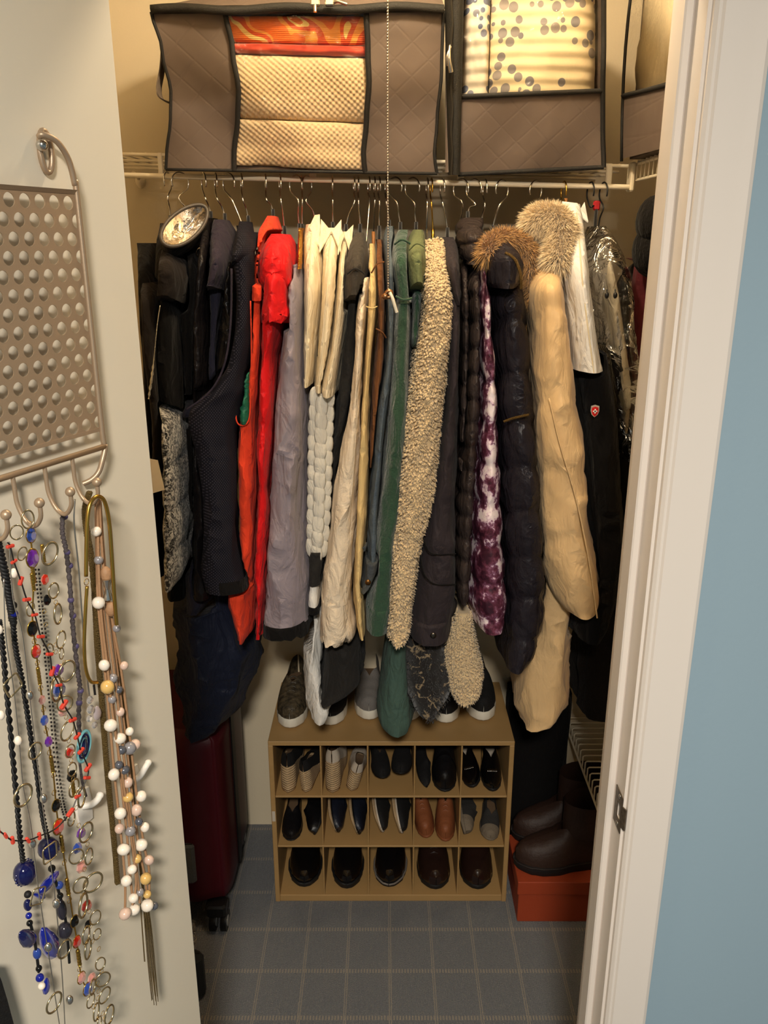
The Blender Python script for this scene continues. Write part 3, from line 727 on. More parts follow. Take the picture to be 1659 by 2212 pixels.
def floral():
    m = mat('plum_white_floral', (80, 30, 60), .5); t, bc = bcol(m); S, oc = xyz(t)
    n = nd(t, 'ShaderNodeTexNoise'); n.inputs['Scale'].default_value = 26; n.inputs['Detail'].default_value = 8; n.inputs['Roughness'].default_value = .65; t.links.new(oc, n.inputs['Vector'])
    r = nd(t, 'ShaderNodeValToRGB'); e = r.color_ramp.elements; e[0].position = .40; e[0].color = rgb((50, 16, 34)); e[1].position = .60; e[1].color = rgb((240, 226, 228))
    for p, c in ((.48, (96, 44, 64)), (.53, (128, 84, 112)), (.545, (214, 186, 204))): x = e.new(p); x.color = rgb(c)
    t.links.new(n.outputs['Fac'], r.inputs[0]); t.links.new(r.outputs[0], bc); return m
def leopard():
    m = mat('leopard_plush', (60, 50, 40), .95, sheen=.3); t, bc = bcol(m); S, oc = xyz(t)
    v = nd(t, 'ShaderNodeTexVoronoi', feature='DISTANCE_TO_EDGE'); v.inputs['Scale'].default_value = 42; t.links.new(oc, v.inputs['Vector'])
    n = nd(t, 'ShaderNodeTexNoise'); n.inputs['Scale'].default_value = 50; t.links.new(oc, n.inputs['Vector'])
    d = mth(t, 'ADD', v.outputs['Distance'], mth(t, 'MULTIPLY', mth(t, 'SUBTRACT', n.outputs['Fac'], .5), .3))
    r = nd(t, 'ShaderNodeValToRGB'); e = r.color_ramp.elements; e[0].position = .01; e[0].color = rgb((150, 130, 100)); e[1].position = .07; e[1].color = rgb((26, 22, 20))
    n3 = nd(t, 'ShaderNodeTexNoise'); n3.inputs['Scale'].default_value = 24; t.links.new(oc, n3.inputs['Vector']); d = mth(t, 'ADD', d, mth(t, 'MULTIPLY', mth(t, 'GREATER_THAN', .54, n3.outputs['Fac']), 1.)); t.links.new(d, r.inputs[0]); t.links.new(r.outputs[0], bc); bump_to(t, n.outputs['Fac'], .6, .004); return m
m_flo, m_leo, m_mar = floral(), leopard(), marled()
m_sher = mat('cream_sherpa_pile', (226, 200, 156), .95, sheen=.5, var=(60, .1, (204, 176, 132)))
m_furb = mat('tan_brown_fur', (204, 162, 102), .9, sheen=.4, var=(120, .1, (156, 112, 62))); m_furc = mat('cream_fur', (246, 228, 192), .9, sheen=.5, var=(90, .1, (226, 200, 156)))
m_thread = mat('pale_stitching', (220, 204, 170), .8)
def tufts(R, count, length, wd, m, parent, name='fur_pile', seed=1, down=.6, jit=.5, frange=(0, 1), kind='stuff'):
    rnd = random.Random(seed); mb = MB(); n = len(R[0]); K = len(R)
    vs, fs = [], []
    if R is None or len(R) < 4: return None
    n = len(R[0]); K = len(R)
    for _ in range(count):
        j = rnd.uniform(frange[0]*(K-1), frange[1]*(K-1) - .001); i = rnd.randrange(n); j0 = int(j); fj = j - j0; fi = rnd.random()
        a, b, c_, d = R[j0][i], R[j0][(i+1) % n], R[min(K-1, j0+1)][i], R[min(K-1, j0+1)][(i+1) % n]
        p = a.lerp(b, fi).lerp(c_.lerp(d, fi), fj); nr = (b - a).cross(c_ - a)
        if nr.length < 1e-12: continue
        nr.normalize(); cen = (R[j0][0] + R[j0][n//2]) / 2
        if nr.dot(p - cen) < 0: nr = -nr
        if nr.y > .55: continue
        dr = (nr + V((rnd.uniform(-jit, jit), rnd.uniform(-jit, jit), -down + rnd.uniform(-jit, jit)))).normalized()
        sd = dr.cross(V((rnd.uniform(-1, 1), rnd.uniform(-1, 1), rnd.uniform(-1, 1))))
        if sd.length < 1e-6: continue
        sd = sd.normalized() * wd * rnd.uniform(.6, 1.3); s2 = sd.cross(dr) ; L = length * rnd.uniform(.6, 1.25)
        b0 = len(vs); tip = p + dr*L + V((0, 0, -down*L*.35)); md = p + dr*L*.55
        vs += [p - dr*.002, md + sd, md + s2, md - sd, md - s2, tip]
        for k in range(4):
            q = 1 + k; q2 = 1 + (k + 1) % 4; fs += [(b0, b0+q2, b0+q), (b0+q, b0+q2, b0+5)]
    o = mb.add(vs, fs, True).build(name, m, parent); o['kind'] = kind; return o
def hairs(path, rad, count, length, m, parent, name='fur_trim', seed=2, wd=.0005, sag=.25, bias=V((0, -.3, .1)), squash=1.):
    rnd = random.Random(seed); vs, fs = [], []; pts = catmull(path, 8)
    core = MB().tube(pts, rad*.9, 10)
    for _ in range(count):
        k = rnd.randrange(len(pts) - 1); p = pts[k].lerp(pts[k+1], rnd.random())
        dr = V((rnd.gauss(0, 1), rnd.gauss(0, 1), rnd.gauss(0, 1)*squash)).normalized(); st = p + dr*rad*.8; L = length*rnd.uniform(.5, 1.2)
        d2 = (dr + bias + V((rnd.uniform(-.3, .3), rnd.uniform(-.3, .3), rnd.uniform(-.3, .3)))).normalized(); md = st + d2*L*.5; tip = st + d2*L + V((0, 0, -sag*L))
        sd = d2.cross(V((rnd.uniform(-1, 1), rnd.uniform(-1, 1), rnd.uniform(-1, 1)))); 
        if sd.length < 1e-6: continue
        sd = sd.normalized()*wd*rnd.uniform(.7, 1.5); b0 = len(vs)
        vs += [st - sd*1.6, st + sd*1.6, md + sd, md - sd, tip]; fs += [(b0, b0+1, b0+2, b0+3), (b0+3, b0+2, b0+4)]
    core.add(vs, fs, False); o = core.build(name, m, parent); o['kind'] = 'stuff'; return o
def seam(pts, r, m, parent, name='seam', Y=None):
    return MB().tube(catmull([at(a, b, y) for a, b, y in pts], 6), r, 6).build(name, m, parent)

# ---- left group, dark clothes
g = garment('jacket', 'plain black jacket hanging at the open door edge', 'jacket', 315, 1200)
cloth('jacket_body', [(525, 288, 322), (600, 284, 326), (800, 296, 332), (1000, 308, 340), (1250, 330, 352)], m_blk, g, Y0=1.60, seed=1)
cloth('sleeve', [(612, 300, 324), (640, 296, 328), (760, 304, 332), (900, 318, 342), (1050, 322, 345)], m_blk2, g, Y0=1.54, Yb=1.66, sh=660, Yt=1.60, seed=2)
g = garment('jacket', 'black jacket with brownish sheen on capped sleeve beside silver-lined hood', 'jacket', 350, 1200)
cloth('jacket_body', [(482, 340, 362), (520, 326, 372), (600, 316, 384), (700, 330, 396), (850, 338, 402), (1000, 340, 405), (1300, 345, 410)], m_blk, g, Y0=1.60, seed=3)
cloth('sleeve_cap', [(540, 340, 372), (580, 333, 376), (630, 331, 378), (662, 334, 374)], m_blk2, g, Y0=1.53, Yb=1.70, Yt=1.60, sh=600, arch=.02, fold=.008, m=30, seed=4)
cloth('sleeve', [(650, 336, 368), (760, 330, 372), (900, 326, 378), (1050, 335, 372)], m_blk, g, Y0=1.555, Yb=1.66, Yt=1.57, sh=700, fold=.008, seed=5)
zs_ = [at(a, b, 1.525) for a, b in ((346, 660), (340, 700), (334, 760), (330, 800), (326, 830), (321, 862))]
MB().tube(catmull(zs_, 5), lambda u: .0008 + .003*max(0, math.sin((u-.45)*5.2))*(.6 + .4*math.sin(u*70)), 6).build('shiny_zip', mat('pale_shiny_trim', (224, 214, 190), .2, metal=.7, bump=(200, .8)), g)
hanger('chrome hook hanger carrying the black jacket with brownish sleeve', 352, 480, 10, -8)
g = garment('hooded_jacket', 'black jacket with silver foil lined hood standing open', 'jacket', 400, 1200)
cloth('jacket_body', [(500, 372, 428), (560, 368, 428), (650, 368, 425), (800, 375, 428), (1000, 380, 430), (1250, 385, 435)], m_blk, g, Y0=1.60, seed=6)
hc, hu = at(402, 484, 1.60), (at(442, 446, 1.63) - at(402, 484, 1.60))
hv = (at(372, 462, 1.60) - at(402, 484, 1.60)) * 1.02
rim = [hc + hu*1.0*math.cos(a) * (1.0 if math.cos(a) > 0 else 1.12) + hv*.86*math.sin(a)*(1 - .12*math.cos(a)) for a in [2*math.pi*i/40 for i in range(40)]]
hn = hu.cross(hv).normalized(); hn = hn if hn.y > 0 else -hn
R = [[hc + (q - hc)*k + hn*(.03*(1-k*k)) + hn*.006*noise.noise(q*60 + V((k*7, 0, 0))) for q in rim] for k in (1, .93, .8, .6, .4, .2, .03)]
MB().loft(R, cap=(False, True)).build('hood_lining', m_foil, g)
MB().tube(rim, .0035, 8, closed=True).build('hood_piping', mat('grey_black_piping', (70, 62, 54), .5), g)
MB().loft([rim, [q + hn*.02 + V((0, .01, -.008)) for q in rim], [hc + (q-hc)*.6 + hn*.06 for q in rim]], cap=(False, True)).build('hood', m_blk, g)
hanger('chrome hook hanger carrying the silver-lined hooded jacket', 387, 480, 2, -70)
g = garment('jacket', 'black satin jacket with a small silver ring at the shoulder', 'jacket', 430, 1250)
cloth('jacket_body', [(470, 432, 452), (500, 424, 452), (560, 418, 448), (640, 410, 446), (800, 402, 446), (1000, 402, 452), (1300, 404, 460)], m_sat, g, Y0=1.555, fold=.008, seed=7)
MB().tube([at(432 + 8*math.cos(a), 546 + 10*math.sin(a), 1.595 + .01*math.sin(a)) for a in [2*math.pi*i/20 for i in range(20)]], .0016, 6, closed=True).build('silver_ring', m_steel, g)
hanger('chrome hook hanger carrying the black satin jacket', 444, 470, -4, 25)
g = garment('jacket', 'plum navy jacket with cap sleeves and long plain body', 'jacket', 440, 1320)
cloth('sleeve_cap', [(474, 456, 482), (500, 449, 486), (560, 442, 484), (610, 436, 478), (640, 434, 470)], m_navy, g, Y0=1.53, Yb=1.85, sh=600, arch=.018, fold=.007, m=34, seed=8)
cloth('jacket_body', [(520, 445, 486), (640, 438, 488), (790, 430, 490), (860, 396, 488), (895, 360, 470), (960, 362, 468), (1050, 372, 465), (1200, 382, 470), (1300, 385, 462), (1330, 387, 440)], m_navy2, g, Y0=1.58, fold=.01, seed=9)
hanger('chrome hook hanger carrying the plum navy cap-sleeve jacket', 470, 478, -4, 18)
g = garment('leather_jacket', 'glossy black leather jacket beside the pinhead weave vest', 'jacket', 480, 1000)
cloth('jacket_body', [(486, 478, 502), (560, 473, 500), (650, 470, 506), (850, 452, 500), (1000, 440, 490)], m_lea, g, Y0=1.55, fold=.012, ff=50, seed=10)
hanger('chrome hook hanger carrying the black leather jacket', 500, 490, -6, 65)
g = garment('vest', 'navy pinhead weave quilted vest with deep armhole', 'vest', 490, 1290)
o, R = cloth('vest_body', [(478, 512, 532), (510, 502, 538), (575, 498, 539), (650, 506, 537), (740, 500, 531), (800, 486, 523), (850, 446, 516), (892, 400, 510), (950, 404, 502), (1080, 432, 505), (1180, 438, 511), (1250, 433, 520), (1286, 440, 526)], m_vest, g, Y0=1.515, Yb=1.60, sh=560, m=100, fold=.006, puff=(.16, .004, .35), seed=11)
cloth('shoulder_fold', [(500, 504, 536), (540, 497, 537), (578, 493, 520)], m_vest, g, Y0=1.505, Yb=1.6, Yt=1.58, sh=560, arch=.012, m=24, seed=11)
seam([(500, 580, 1.51), (498, 700, 1.512), (484, 790, 1.512), (452, 848, 1.512), (404, 884, 1.512)], .002, m_navy, g, 'armhole_binding')
cloth('hem_binding', [(1250, 433, 520), (1286, 438, 526)], m_blk, g, Y0=1.515, Yb=1.60, sh=1251, m=8, n=36, grow=.002, fold=.002, top=False)
hanger('chrome hook hanger carrying the navy pinhead vest', 524, 480, -2, 14)
g = garment('vest', 'black and white marled padded vest with white paper tag', 'vest', 360, 1276)
cloth('vest_body', [(880, 338, 352), (918, 338, 366), (1000, 340, 372), (1100, 344, 377), (1200, 348, 377), (1255, 350, 376), (1278, 354, 370)], m_mar, g, Y0=1.50, Yb=1.75, Yt=1.56, sh=930, puff=(.09, .008, 0), m=90, seed=12)
MB().loft([[at(a, b, 1.485) for a, b in ((320, 990), (341, 994), (356, 1058), (328, 1066))], [at(a, b, 1.4865) for a, b in ((320, 990), (341, 994), (356, 1058), (328, 1066))]], smooth=False).build('price_tag', mat('cream_card', (240, 222, 190), .7), g)
g = garment('long_coat', 'dark navy long nylon coat reaching down over the burgundy suitcase', 'coat', 450, 1600)
cloth('coat_body', [(1180, 366, 470), (1290, 362, 515), (1400, 366, 536), (1480, 370, 533), (1545, 378, 512), (1590, 386, 470), (1602, 400, 450)], m_dknavy, g, Y0=1.62, Yt=1.66, Yb=1.88, fold=.022, ff=14, seed=13)
# ---- reds
g = garment('vest', 'orange red cotton vest with green lining showing in the armhole', 'vest', 525, 1390)
cloth('collar', [(466, 573, 591), (500, 550, 593), (540, 541, 590), (575, 539, 578)], m_org, g, Y0=1.58, Yb=1.80, sh=540, m=26, fold=.004, seed=14)
cloth('shoulder', [(540, 540, 580), (580, 536, 573), (640, 531, 576), (650, 533, 572)], m_org, g, Y0=1.535, Yb=1.66, Yt=1.58, sh=600, m=24, seed=15)
cloth('vest_body', [(560, 541, 575), (640, 535, 572), (800, 528, 563), (900, 508, 552), (1000, 506, 549), (1150, 508, 549), (1230, 505, 549), (1290, 480, 548), (1350, 484, 547), (1380, 497, 542), (1394, 508, 530)], m_org, g, Y0=1.545, Yb=1.86, sh=620, fold=.010, seed=16, m=80)
cloth('lining', [(640, 534, 541), (750, 523, 541), (860, 515, 538), (905, 513, 538), (918, 518, 534)], m_teal, g, Y0=1.533, Yb=1.60, Yt=1.54, sh=660, m=60, n=20, fold=.002, seed=17, puff=(.012, .002, .4))
seam([(541, 650, 1.535), (543, 760, 1.54), (541, 860, 1.54), (538, 905, 1.54), (526, 919, 1.538), (512, 912, 1.54), (508, 880, 1.545)], .0015, m_org, g, 'armhole_edge')
hanger('chrome hook hanger carrying the orange red vest', 570, 470, 4, 10)
g = garment('vest', 'bright red padded vest with folded hood and capped shoulder', 'vest', 560, 1390)
cloth('hood_fold', [(505, 580, 610), (530, 562, 620), (580, 554, 622), (620, 560, 618), (632, 566, 612)], m_red, g, Y0=1.525, Yb=1.72, Yt=1.60, sh=580, m=30, fold=.010, ff=40, seed=18)
cloth('shoulder_cap', [(560, 562, 612), (620, 562, 612), (660, 560, 618), (682, 556, 626), (694, 558, 624)], m_red, g, Y0=1.515, Yb=1.70, Yt=1.58, sh=610, arch=-.0, archside=.008, m=34, fold=.008, seed=19)
cloth('vest_body', [(640, 562, 606), (700, 558, 602), (760, 556, 594), (850, 552, 590), (950, 551, 582), (1100, 550, 577), (1250, 548, 572), (1350, 548, 566), (1392, 546, 560)], m_red, g, Y0=1.532, sh=680, Yb=1.90, fold=.012, seed=20, puff=(.13, .006, .2), m=90)
hanger('chrome hook hanger carrying the bright red padded vest', 602, 492, 3, 12)
# ---- windbreaker, gold top
g = garment('windbreaker', 'lilac grey windbreaker flaring to a black elastic hem', 'jacket', 605, 1385)
cloth('collar', [(527, 628, 648), (550, 622, 652), (590, 622, 650), (605, 630, 646)], m_lil, g, Y0=1.60, Yb=1.80, Yt=1.66, sh=560, m=24, seed=21)
cloth('jacket_body', [(560, 620, 640), (600, 617, 644), (700, 608, 648), (850, 591, 654), (1000, 576, 660), (1150, 562, 664), (1300, 551, 665), (1362, 546, 666)], m_lil, g, Y0=1.53, Yb=1.86, Yt=1.62, sh=640, fold=.012, ff=20, seed=22, m=80)
cloth('hem_band', [(1352, 546, 666), (1370, 545, 667), (1384, 548, 668)], m_blk, g, Y0=1.529, Yb=1.862, sh=1353, m=6, fold=.004, grow=.001, top=False, archside=-.008)
hanger('chrome hook hanger carrying the lilac grey windbreaker', 642, 487, -3, 70)
g = garment('sequin_top', 'narrow gold sequin top beside the cream garment covers', 'top', 645, 640)
cloth('top_body', [(492, 642, 653), (560, 640, 651), (600, 637, 648), (645, 634, 643)], mat('gold_sequins', (212, 160, 60), .25, metal=1, bump=(330, 1.)), g, Y0=1.56, Yb=1.72, fold=.002, seed=23)
hanger('chrome hook hanger carrying the gold sequin top', 653, 488, -1, 6)
# ---- three cream shoulder covers and what hangs under them
def cover(label, rows, seampts, vpts, m, seed, Y0, hem, Yb=1.93):
    rows = [(a, b - 4, c_ + 3) for a, b, c_ in rows]
    g = garment('garment_cover', label, 'garment cover', rows[-1][1], rows[-1][0])
    cloth('cover_body', rows, m, g, Y0=Y0, Yb=Yb, p=1.9, fold=.004, ff=14, seed=seed, m=60, Yt=1.68, sh=rows[0][0] + 170)
    p0_, p1_ = rows[0][0], rows[-1][0]; sp_ = []
    for k in range(12):
        py = p0_ + 20 + (p1_ - p0_ - 20)*k/11; u = min(1, (py - p0_)/170); u = u*(2 - u)
        sp_.append(((hermite(rows, 1, py) + hermite(rows, 2, py))/2, py, 1.68 + (Y0 - 1.68)*u - .0005))
    seam(sp_, .0014, m_thread, g, 'front_seam')
    for a, b, c_, ya, yb, yc in vpts:
        q = [at(*a, ya), at(*b, yb), at(*c_, yc)]; nn = (q[1]-q[0]).cross(q[2]-q[0]).normalized()*.0012
        mb = MB(); mid = (q[0]+q[1]+q[2])/3; mb.loft([[p + nn for p in q], [p - nn for p in q]], smooth=False).build('collar_flap', m, g)
    cloth('hem', rows, m, g, Y0=Y0, Yb=Yb, p=1.9, fold=.004, ff=14, seed=seed, m=4, Yt=1.68, sh=rows[0][0] + 170, clip=(rows[-1][0] - hem, rows[-1][0] + .5), grow=.0015, top=False)
    return g
c1 = cover('cream linen shoulder cover nearest the gold sequin top', [(484, 660, 692), (520, 652, 692), (620, 646, 690), (740, 645, 682), (820, 648, 674), (838, 650, 670)],
      [(680, 500, 1.652), (677, 540, 1.61), (676, 600, 1.56), (663, 625, 1.545), (658, 740, 1.545), (653, 832, 1.545)],
      [((668, 492), (690, 464), (693, 540), 1.66, 1.72, 1.63), ((668, 492), (680, 466), (691, 464), 1.66, 1.72, 1.72)], m_cream, 24, 1.545, 18)
c2 = cover('cream linen shoulder cover in the middle of the three', [(492, 700, 732), (530, 690, 736), (620, 686, 730), (740, 677, 722), (835, 672, 706), (850, 674, 702)],
      [(716, 500, 1.652), (716, 540, 1.61), (712, 592, 1.56), (709, 620, 1.545), (700, 740, 1.545), (690, 845, 1.545)],
      [((716, 500), (694, 474), (690, 545), 1.655, 1.70, 1.62), ((716, 500), (737, 475), (736, 545), 1.655, 1.70, 1.62)], m_cream, 25, 1.545, 18)
c3 = cover('cream linen shoulder cover beside the olive charcoal coat', [(500, 738, 758), (540, 730, 760), (640, 722, 752), (760, 708, 738), (845, 688, 726), (860, 690, 722)],
      [(742, 504, 1.65), (740, 540, 1.61), (735, 600, 1.55), (729, 630, 1.535), (720, 760, 1.535), (705, 855, 1.535)],
      [((743, 506), (732, 486), (730, 550), 1.65, 1.69, 1.61), ((743, 506), (763, 486), (757, 550), 1.65, 1.69, 1.61)], m_cream, 26, 1.535, 18)
for lab, px, pyn, ln, tw, ow in (('cream cover beside the gold sequin top', 667, 486, -4, -25, c1), ('middle cream shoulder cover', 713, 489, 5, 5, c2), ('cream cover beside the olive charcoal coat', 748, 490, 17, 6, c3)):
    hanger('chrome hook hanger carrying the ' + lab, px, pyn, ln, tw, own=ow)
g = garment('long_dress', 'long white cotton dress hanging down to the sneakers', 'dress', 690, 1560)
cloth('dress_body', [(800, 650, 670), (1000, 652, 668), (1200, 656, 690), (1330, 654, 692), (1400, 652, 692), (1500, 657, 706), (1545, 662, 714), (1568, 676, 700)], m_white_c, g, Y0=1.60, Yt=1.60, Yb=1.80, sh=810, fold=.01, seed=27)
g = garment('quilted_jacket', 'pale grey scallop-quilted jacket with dark waistband under the covers', 'jacket', 690, 1330)
def scallop(o, R): pass
o, R = cloth('jacket_body', [(800, 672, 726), (850, 668, 723), (950, 664, 720), (1050, 663, 717), (1150, 662, 711), (1206, 662, 703)], m_gray_q, g, Y0=1.565, Yt=1.575, Yb=1.80, sh=830, fold=.004, seed=28, n=20, m=20)
rnd = random.Random(5); sm = MB(); 
for j in range(11):           # quilted scallops, raised leaf-shaped pads in staggered columns
    for k in range(3):
        py = 862 + j*32 + (16 if k % 2 else 0); u = (.24, .5, .76)[k]
        a, b = hermite([(850, 668, 723), (950, 664, 720), (1050, 663, 717), (1150, 662, 711), (1206, 662, 703)], 1, py), hermite([(850, 668, 723), (950, 664, 720), (1050, 663, 717), (1150, 662, 711), (1206, 662, 703)], 2, py)
        yy = 1.566 + .02*abs(2*u - 1)**2; p = at(a + (b-a)*u, py, yy)
        MB().sphere(p + V((0, .0035, 0)), (.0125, .0048, .024), 10, 8).build('quilt_pad', m_gray_q, g)
cloth('waistband', [(1196, 660, 704), (1230, 659, 702), (1268, 660, 696)], m_char2, g, Y0=1.56, Yb=1.80, Yt=1.56, sh=1197, m=10, seed=29)
cloth('hem_panel', [(1262, 660, 692), (1300, 661, 690), (1318, 662, 688)], m_white_c, g, Y0=1.565, Yb=1.80, Yt=1.565, sh=1263, m=8, seed=29)
cloth('hem_tape', [(1314, 660, 692), (1330, 661, 690)], m_blk, g, Y0=1.562, Yb=1.80, Yt=1.562, sh=1315, m=4, seed=29)
# ---- charcoal, oat, tan, brown, denim
g = garment('coat', 'olive charcoal wool coat with short cape sleeve and black pointed tail', 'coat', 740, 1530)
cloth('cape_sleeve', [(502, 766, 784), (530, 755, 790), (580, 749, 789), (640, 744, 786), (664, 743, 785)], m_char, g, Y0=1.52, Yb=1.80, sh=590, arch=.022, m=36, seed=30, Yt=1.66)
cloth('coat_body', [(560, 752, 786), (660, 748, 784), (750, 736, 776), (900, 722, 770), (1050, 716, 760), (1250, 706, 752), (1380, 700, 780), (1450, 694, 781), (1500, 688, 778), (1530, 688, 708)], m_char2, g, Y0=1.565, Yb=1.84, fold=.009, seed=31, m=80)
seam([(750, 592, 1.512), (768, 580, 1.508), (788, 592, 1.512)], .0014, m_char2, g, 'sleeve_seam')
hanger('chrome hook hanger carrying the olive charcoal coat', 768, 488, 6, 4)
g = garment('cardigan', 'oatmeal knit cardigan with wide ribbed cuff', 'cardigan', 725, 1392)
cloth('cardigan_shoulder', [(536, 784, 797), (600, 780, 797), (660, 772, 795), (682, 769, 790)], m_oat, g, Y0=1.53, Yb=1.75, sh=640, m=28, seed=32, arch=.012)
o, R = cloth('sleeve', [(640, 775, 794), (700, 768, 788), (800, 764, 781), (900, 754, 776), (1050, 728, 770), (1150, 714, 764), (1250, 698, 757), (1310, 691, 754)], m_oat, g, Y0=1.52, Yb=1.68, Yt=1.545, sh=700, fold=.007, seed=33, m=70)
cloth('cuff', [(1306, 690, 754), (1350, 690, 758), (1385, 688, 764), (1393, 692, 740)], m_oat, g, Y0=1.518, Yb=1.69, Yt=1.518, sh=1307, m=14, seed=33, fold=.004, grow=.001, archside=.018)
hanger('chrome hook hanger carrying the oatmeal cardigan', 792, 492, 5, 8)
g = garment('shirt', 'butter tan long sleeved shirt between oatmeal cardigan and brown suede', 'shirt', 785, 1380)
cloth('shirt_sleeve', [(526, 794, 808), (580, 790, 812), (640, 791, 815), (700, 790, 812), (800, 784, 802), (900, 775, 797), (1050, 766, 795), (1200, 758, 791), (1300, 762, 787), (1360, 770, 788), (1384, 776, 788)], m_tan, g, Y0=1.535, Yb=1.86, fold=.006, seed=34, m=80)
seam([(791, 662, 1.53), (803, 666, 1.526), (815, 662, 1.53)], .0012, m_tan, g, 'sleeve_seam')
hanger('wooden hanger with chrome hook carrying the butter tan shirt', 807, 486, 2, 5, neckm=m_wood)
g = garment('jacket', 'brown suede jacket tucked between tan shirt and denim jacket', 'jacket', 800, 1100)
cloth('jacket_body', [(517, 808, 828), (550, 801, 831), (640, 810, 834), (720, 812, 834), (850, 800, 832), (1000, 792, 818), (1110, 788, 808)], m_sue, g, Y0=1.56, Yb=1.86, seed=35, m=50)
seam([(802, 590, 1.552), (815, 570, 1.55), (830, 566, 1.552)], .0015, m_sue, g, 'shoulder_seam')
seam([(812, 710, 1.555), (826, 718, 1.552), (834, 730, 1.555)], .0014, m_sue, g, 'yoke_seam')
hanger('chrome hook hanger carrying the brown suede jacket', 818, 492, 1, 8)
g = garment('denim_jacket', 'faded denim jacket with turned-up cuff and button', 'jacket', 800, 1285)
cloth('denim_sleeve', [(488, 834, 852), (520, 827, 862), (570, 830, 858), (620, 833, 856), (700, 836, 853), (800, 832, 848), (900, 816, 838), (1000, 808, 828), (1100, 796, 822), (1180, 789, 822), (1225, 792, 819)], m_den, g, Y0=1.545, Yb=1.84, seed=36, m=80)
cloth('cuff', [(1222, 789, 818), (1250, 784, 815), (1275, 780, 800), (1284, 780, 790)], m_den2, g, Y0=1.53, Yb=1.66, Yt=1.53, sh=1223, m=14, seed=37)
cloth('cuff_tab', [(1184, 770, 794), (1205, 771, 794), (1222, 779, 794)], m_den2, g, Y0=1.53, Yb=1.58, Yt=1.53, sh=1185, m=8, n=20, seed=38)
MB().sphere(at(795, 1258, 1.527), (.006, .003, .006)).build('button', mat('aged_brass', (120, 84, 46), .4, metal=1), g)
for dx in (-5, 1, 8): seam([(842 + dx, 610, 1.545), (845 + dx*.8, 700, 1.545)], .0005, m_den2, g, 'topstitch')
hanger('chrome hook hanger carrying the faded denim jacket', 835, 492, -1, 6)
# ---- greens
g = garment('fleece_jacket', 'forest green fleece jacket with seamed dropped shoulder', 'jacket', 815, 1372)
cloth('shoulder', [(496, 862, 884), (520, 852, 889), (580, 848, 888), (640, 856, 890), (656, 858, 889)], m_grn, g, Y0=1.535, Yb=1.80, sh=580, m=34, seed=39)
cloth('sleeve', [(640, 858, 888), (700, 852, 888), (800, 848, 883), (900, 839, 881), (1000, 830, 873), (1150, 815, 862), (1300, 793, 850), (1330, 789, 847)], m_grn, g, Y0=1.54, Yb=1.74, Yt=1.545, sh=660, fold=.006, seed=40, m=70)
cloth('cuff', [(1322, 790, 848), (1350, 788, 846), (1374, 790, 842)], m_grn, g, Y0=1.538, Yb=1.74, Yt=1.538, sh=1323, m=8, fold=.003, seed=40, grow=.001)
seam([(855, 640, 1.53), (872, 648, 1.526), (890, 644, 1.53)], .0022, m_grn, g, 'shoulder_seam')
seam([(852, 528, 1.575), (868, 518, 1.568), (886, 526, 1.575)], .002, m_grn, g, 'shoulder_seam')
hanger('chrome hook hanger carrying the forest green fleece', 861, 494, -8, 65)
g = garment('robe', 'long sage green wool robe with dusty green hem resting near the rack', 'robe', 855, 1590)
cloth('cap_sleeve', [(496, 895, 914), (515, 886, 919), (560, 881, 921), (620, 884, 920), (640, 886, 920)], m_sage, g, Y0=1.53, Yb=1.80, sh=570, arch=.025, m=34, seed=41)
cloth('robe_body', [(560, 888, 916), (640, 888, 915), (750, 882, 908), (900, 872, 905), (1100, 852, 892), (1300, 842, 886), (1395, 838, 888)], m_grn, g, Y0=1.57, Yb=1.84, fold=.008, seed=42, m=50)
cloth('robe_skirt', [(1380, 838, 888), (1450, 826, 890), (1530, 816, 894), (1575, 814, 896), (1593, 826, 884)], m_grn2, g, Y0=1.60, Yb=1.76, Yt=1.60, sh=1381, fold=.005, seed=43, m=30, p=2.2)
seam([(884, 540, 1.545), (900, 526, 1.54), (918, 534, 1.545)], .0016, m_sage, g, 'shoulder_seam')
hanger('chrome hook hanger carrying the sage green robe', 897, 494, -6, 60)
g = garment('fur_coat', 'leopard print plush coat with hem hanging above sneakers', 'coat', 920, 1550)
o, R = cloth('coat_body', [(555, 916, 930), (650, 912, 932), (800, 895, 915), (1000, 880, 900), (1200, 872, 920), (1330, 870, 958), (1400, 868, 975), (1480, 870, 979), (1530, 882, 972), (1555, 898, 950)], m_leo, g, Y0=1.60, Yb=1.84, fold=.01, seed=44, m=90)
LATER.append(lambda R=R, g=g: tufts(R, 5000, .009, .0008, m_leo, g, seed=4, frange=(.5, 1)))
hanger('chrome hook hanger carrying the leopard plush coat', 921, 490, 2, 4)
# ---- sherpa and softshell
g = garment('sherpa_coat', 'cream curly sherpa coat with long sleeve', 'coat', 865, 1400)
o, R = cloth('sleeve', [(518, 926, 955), (550, 922, 962), (600, 920, 968), (660, 924, 976), (720, 918, 975), (780, 906, 970), (900, 890, 959), (1050, 871, 938), (1200, 853, 909), (1320, 845, 890), (1385, 843, 884), (1396, 848, 878)], m_sher, g, Y0=1.515, Yb=1.72, fold=.007, seed=45, m=90, sh=650)
LATER.append(lambda R=R, g=g: tufts(R, 24000, .0085, .0024, m_sher, g, seed=5, down=.55, jit=.65))
o, R = cloth('lower_sleeve', [(1330, 985, 1020), (1380, 972, 1024), (1420, 966, 1032), (1470, 970, 1042), (1505, 980, 1038), (1522, 992, 1024)], m_sher, g, Y0=1.60, Yb=1.72, Yt=1.60, sh=1331, fold=.004, seed=46, m=24)
LATER.append(lambda R=R, g=g: tufts(R, 6000, .0085, .0022, m_sher, g, seed=6, down=.55, jit=.65))
hanger('twisted gold hook hanger carrying the cream sherpa coat', 935, 500, -3, 4, hook='gold', neckm=m_gold)
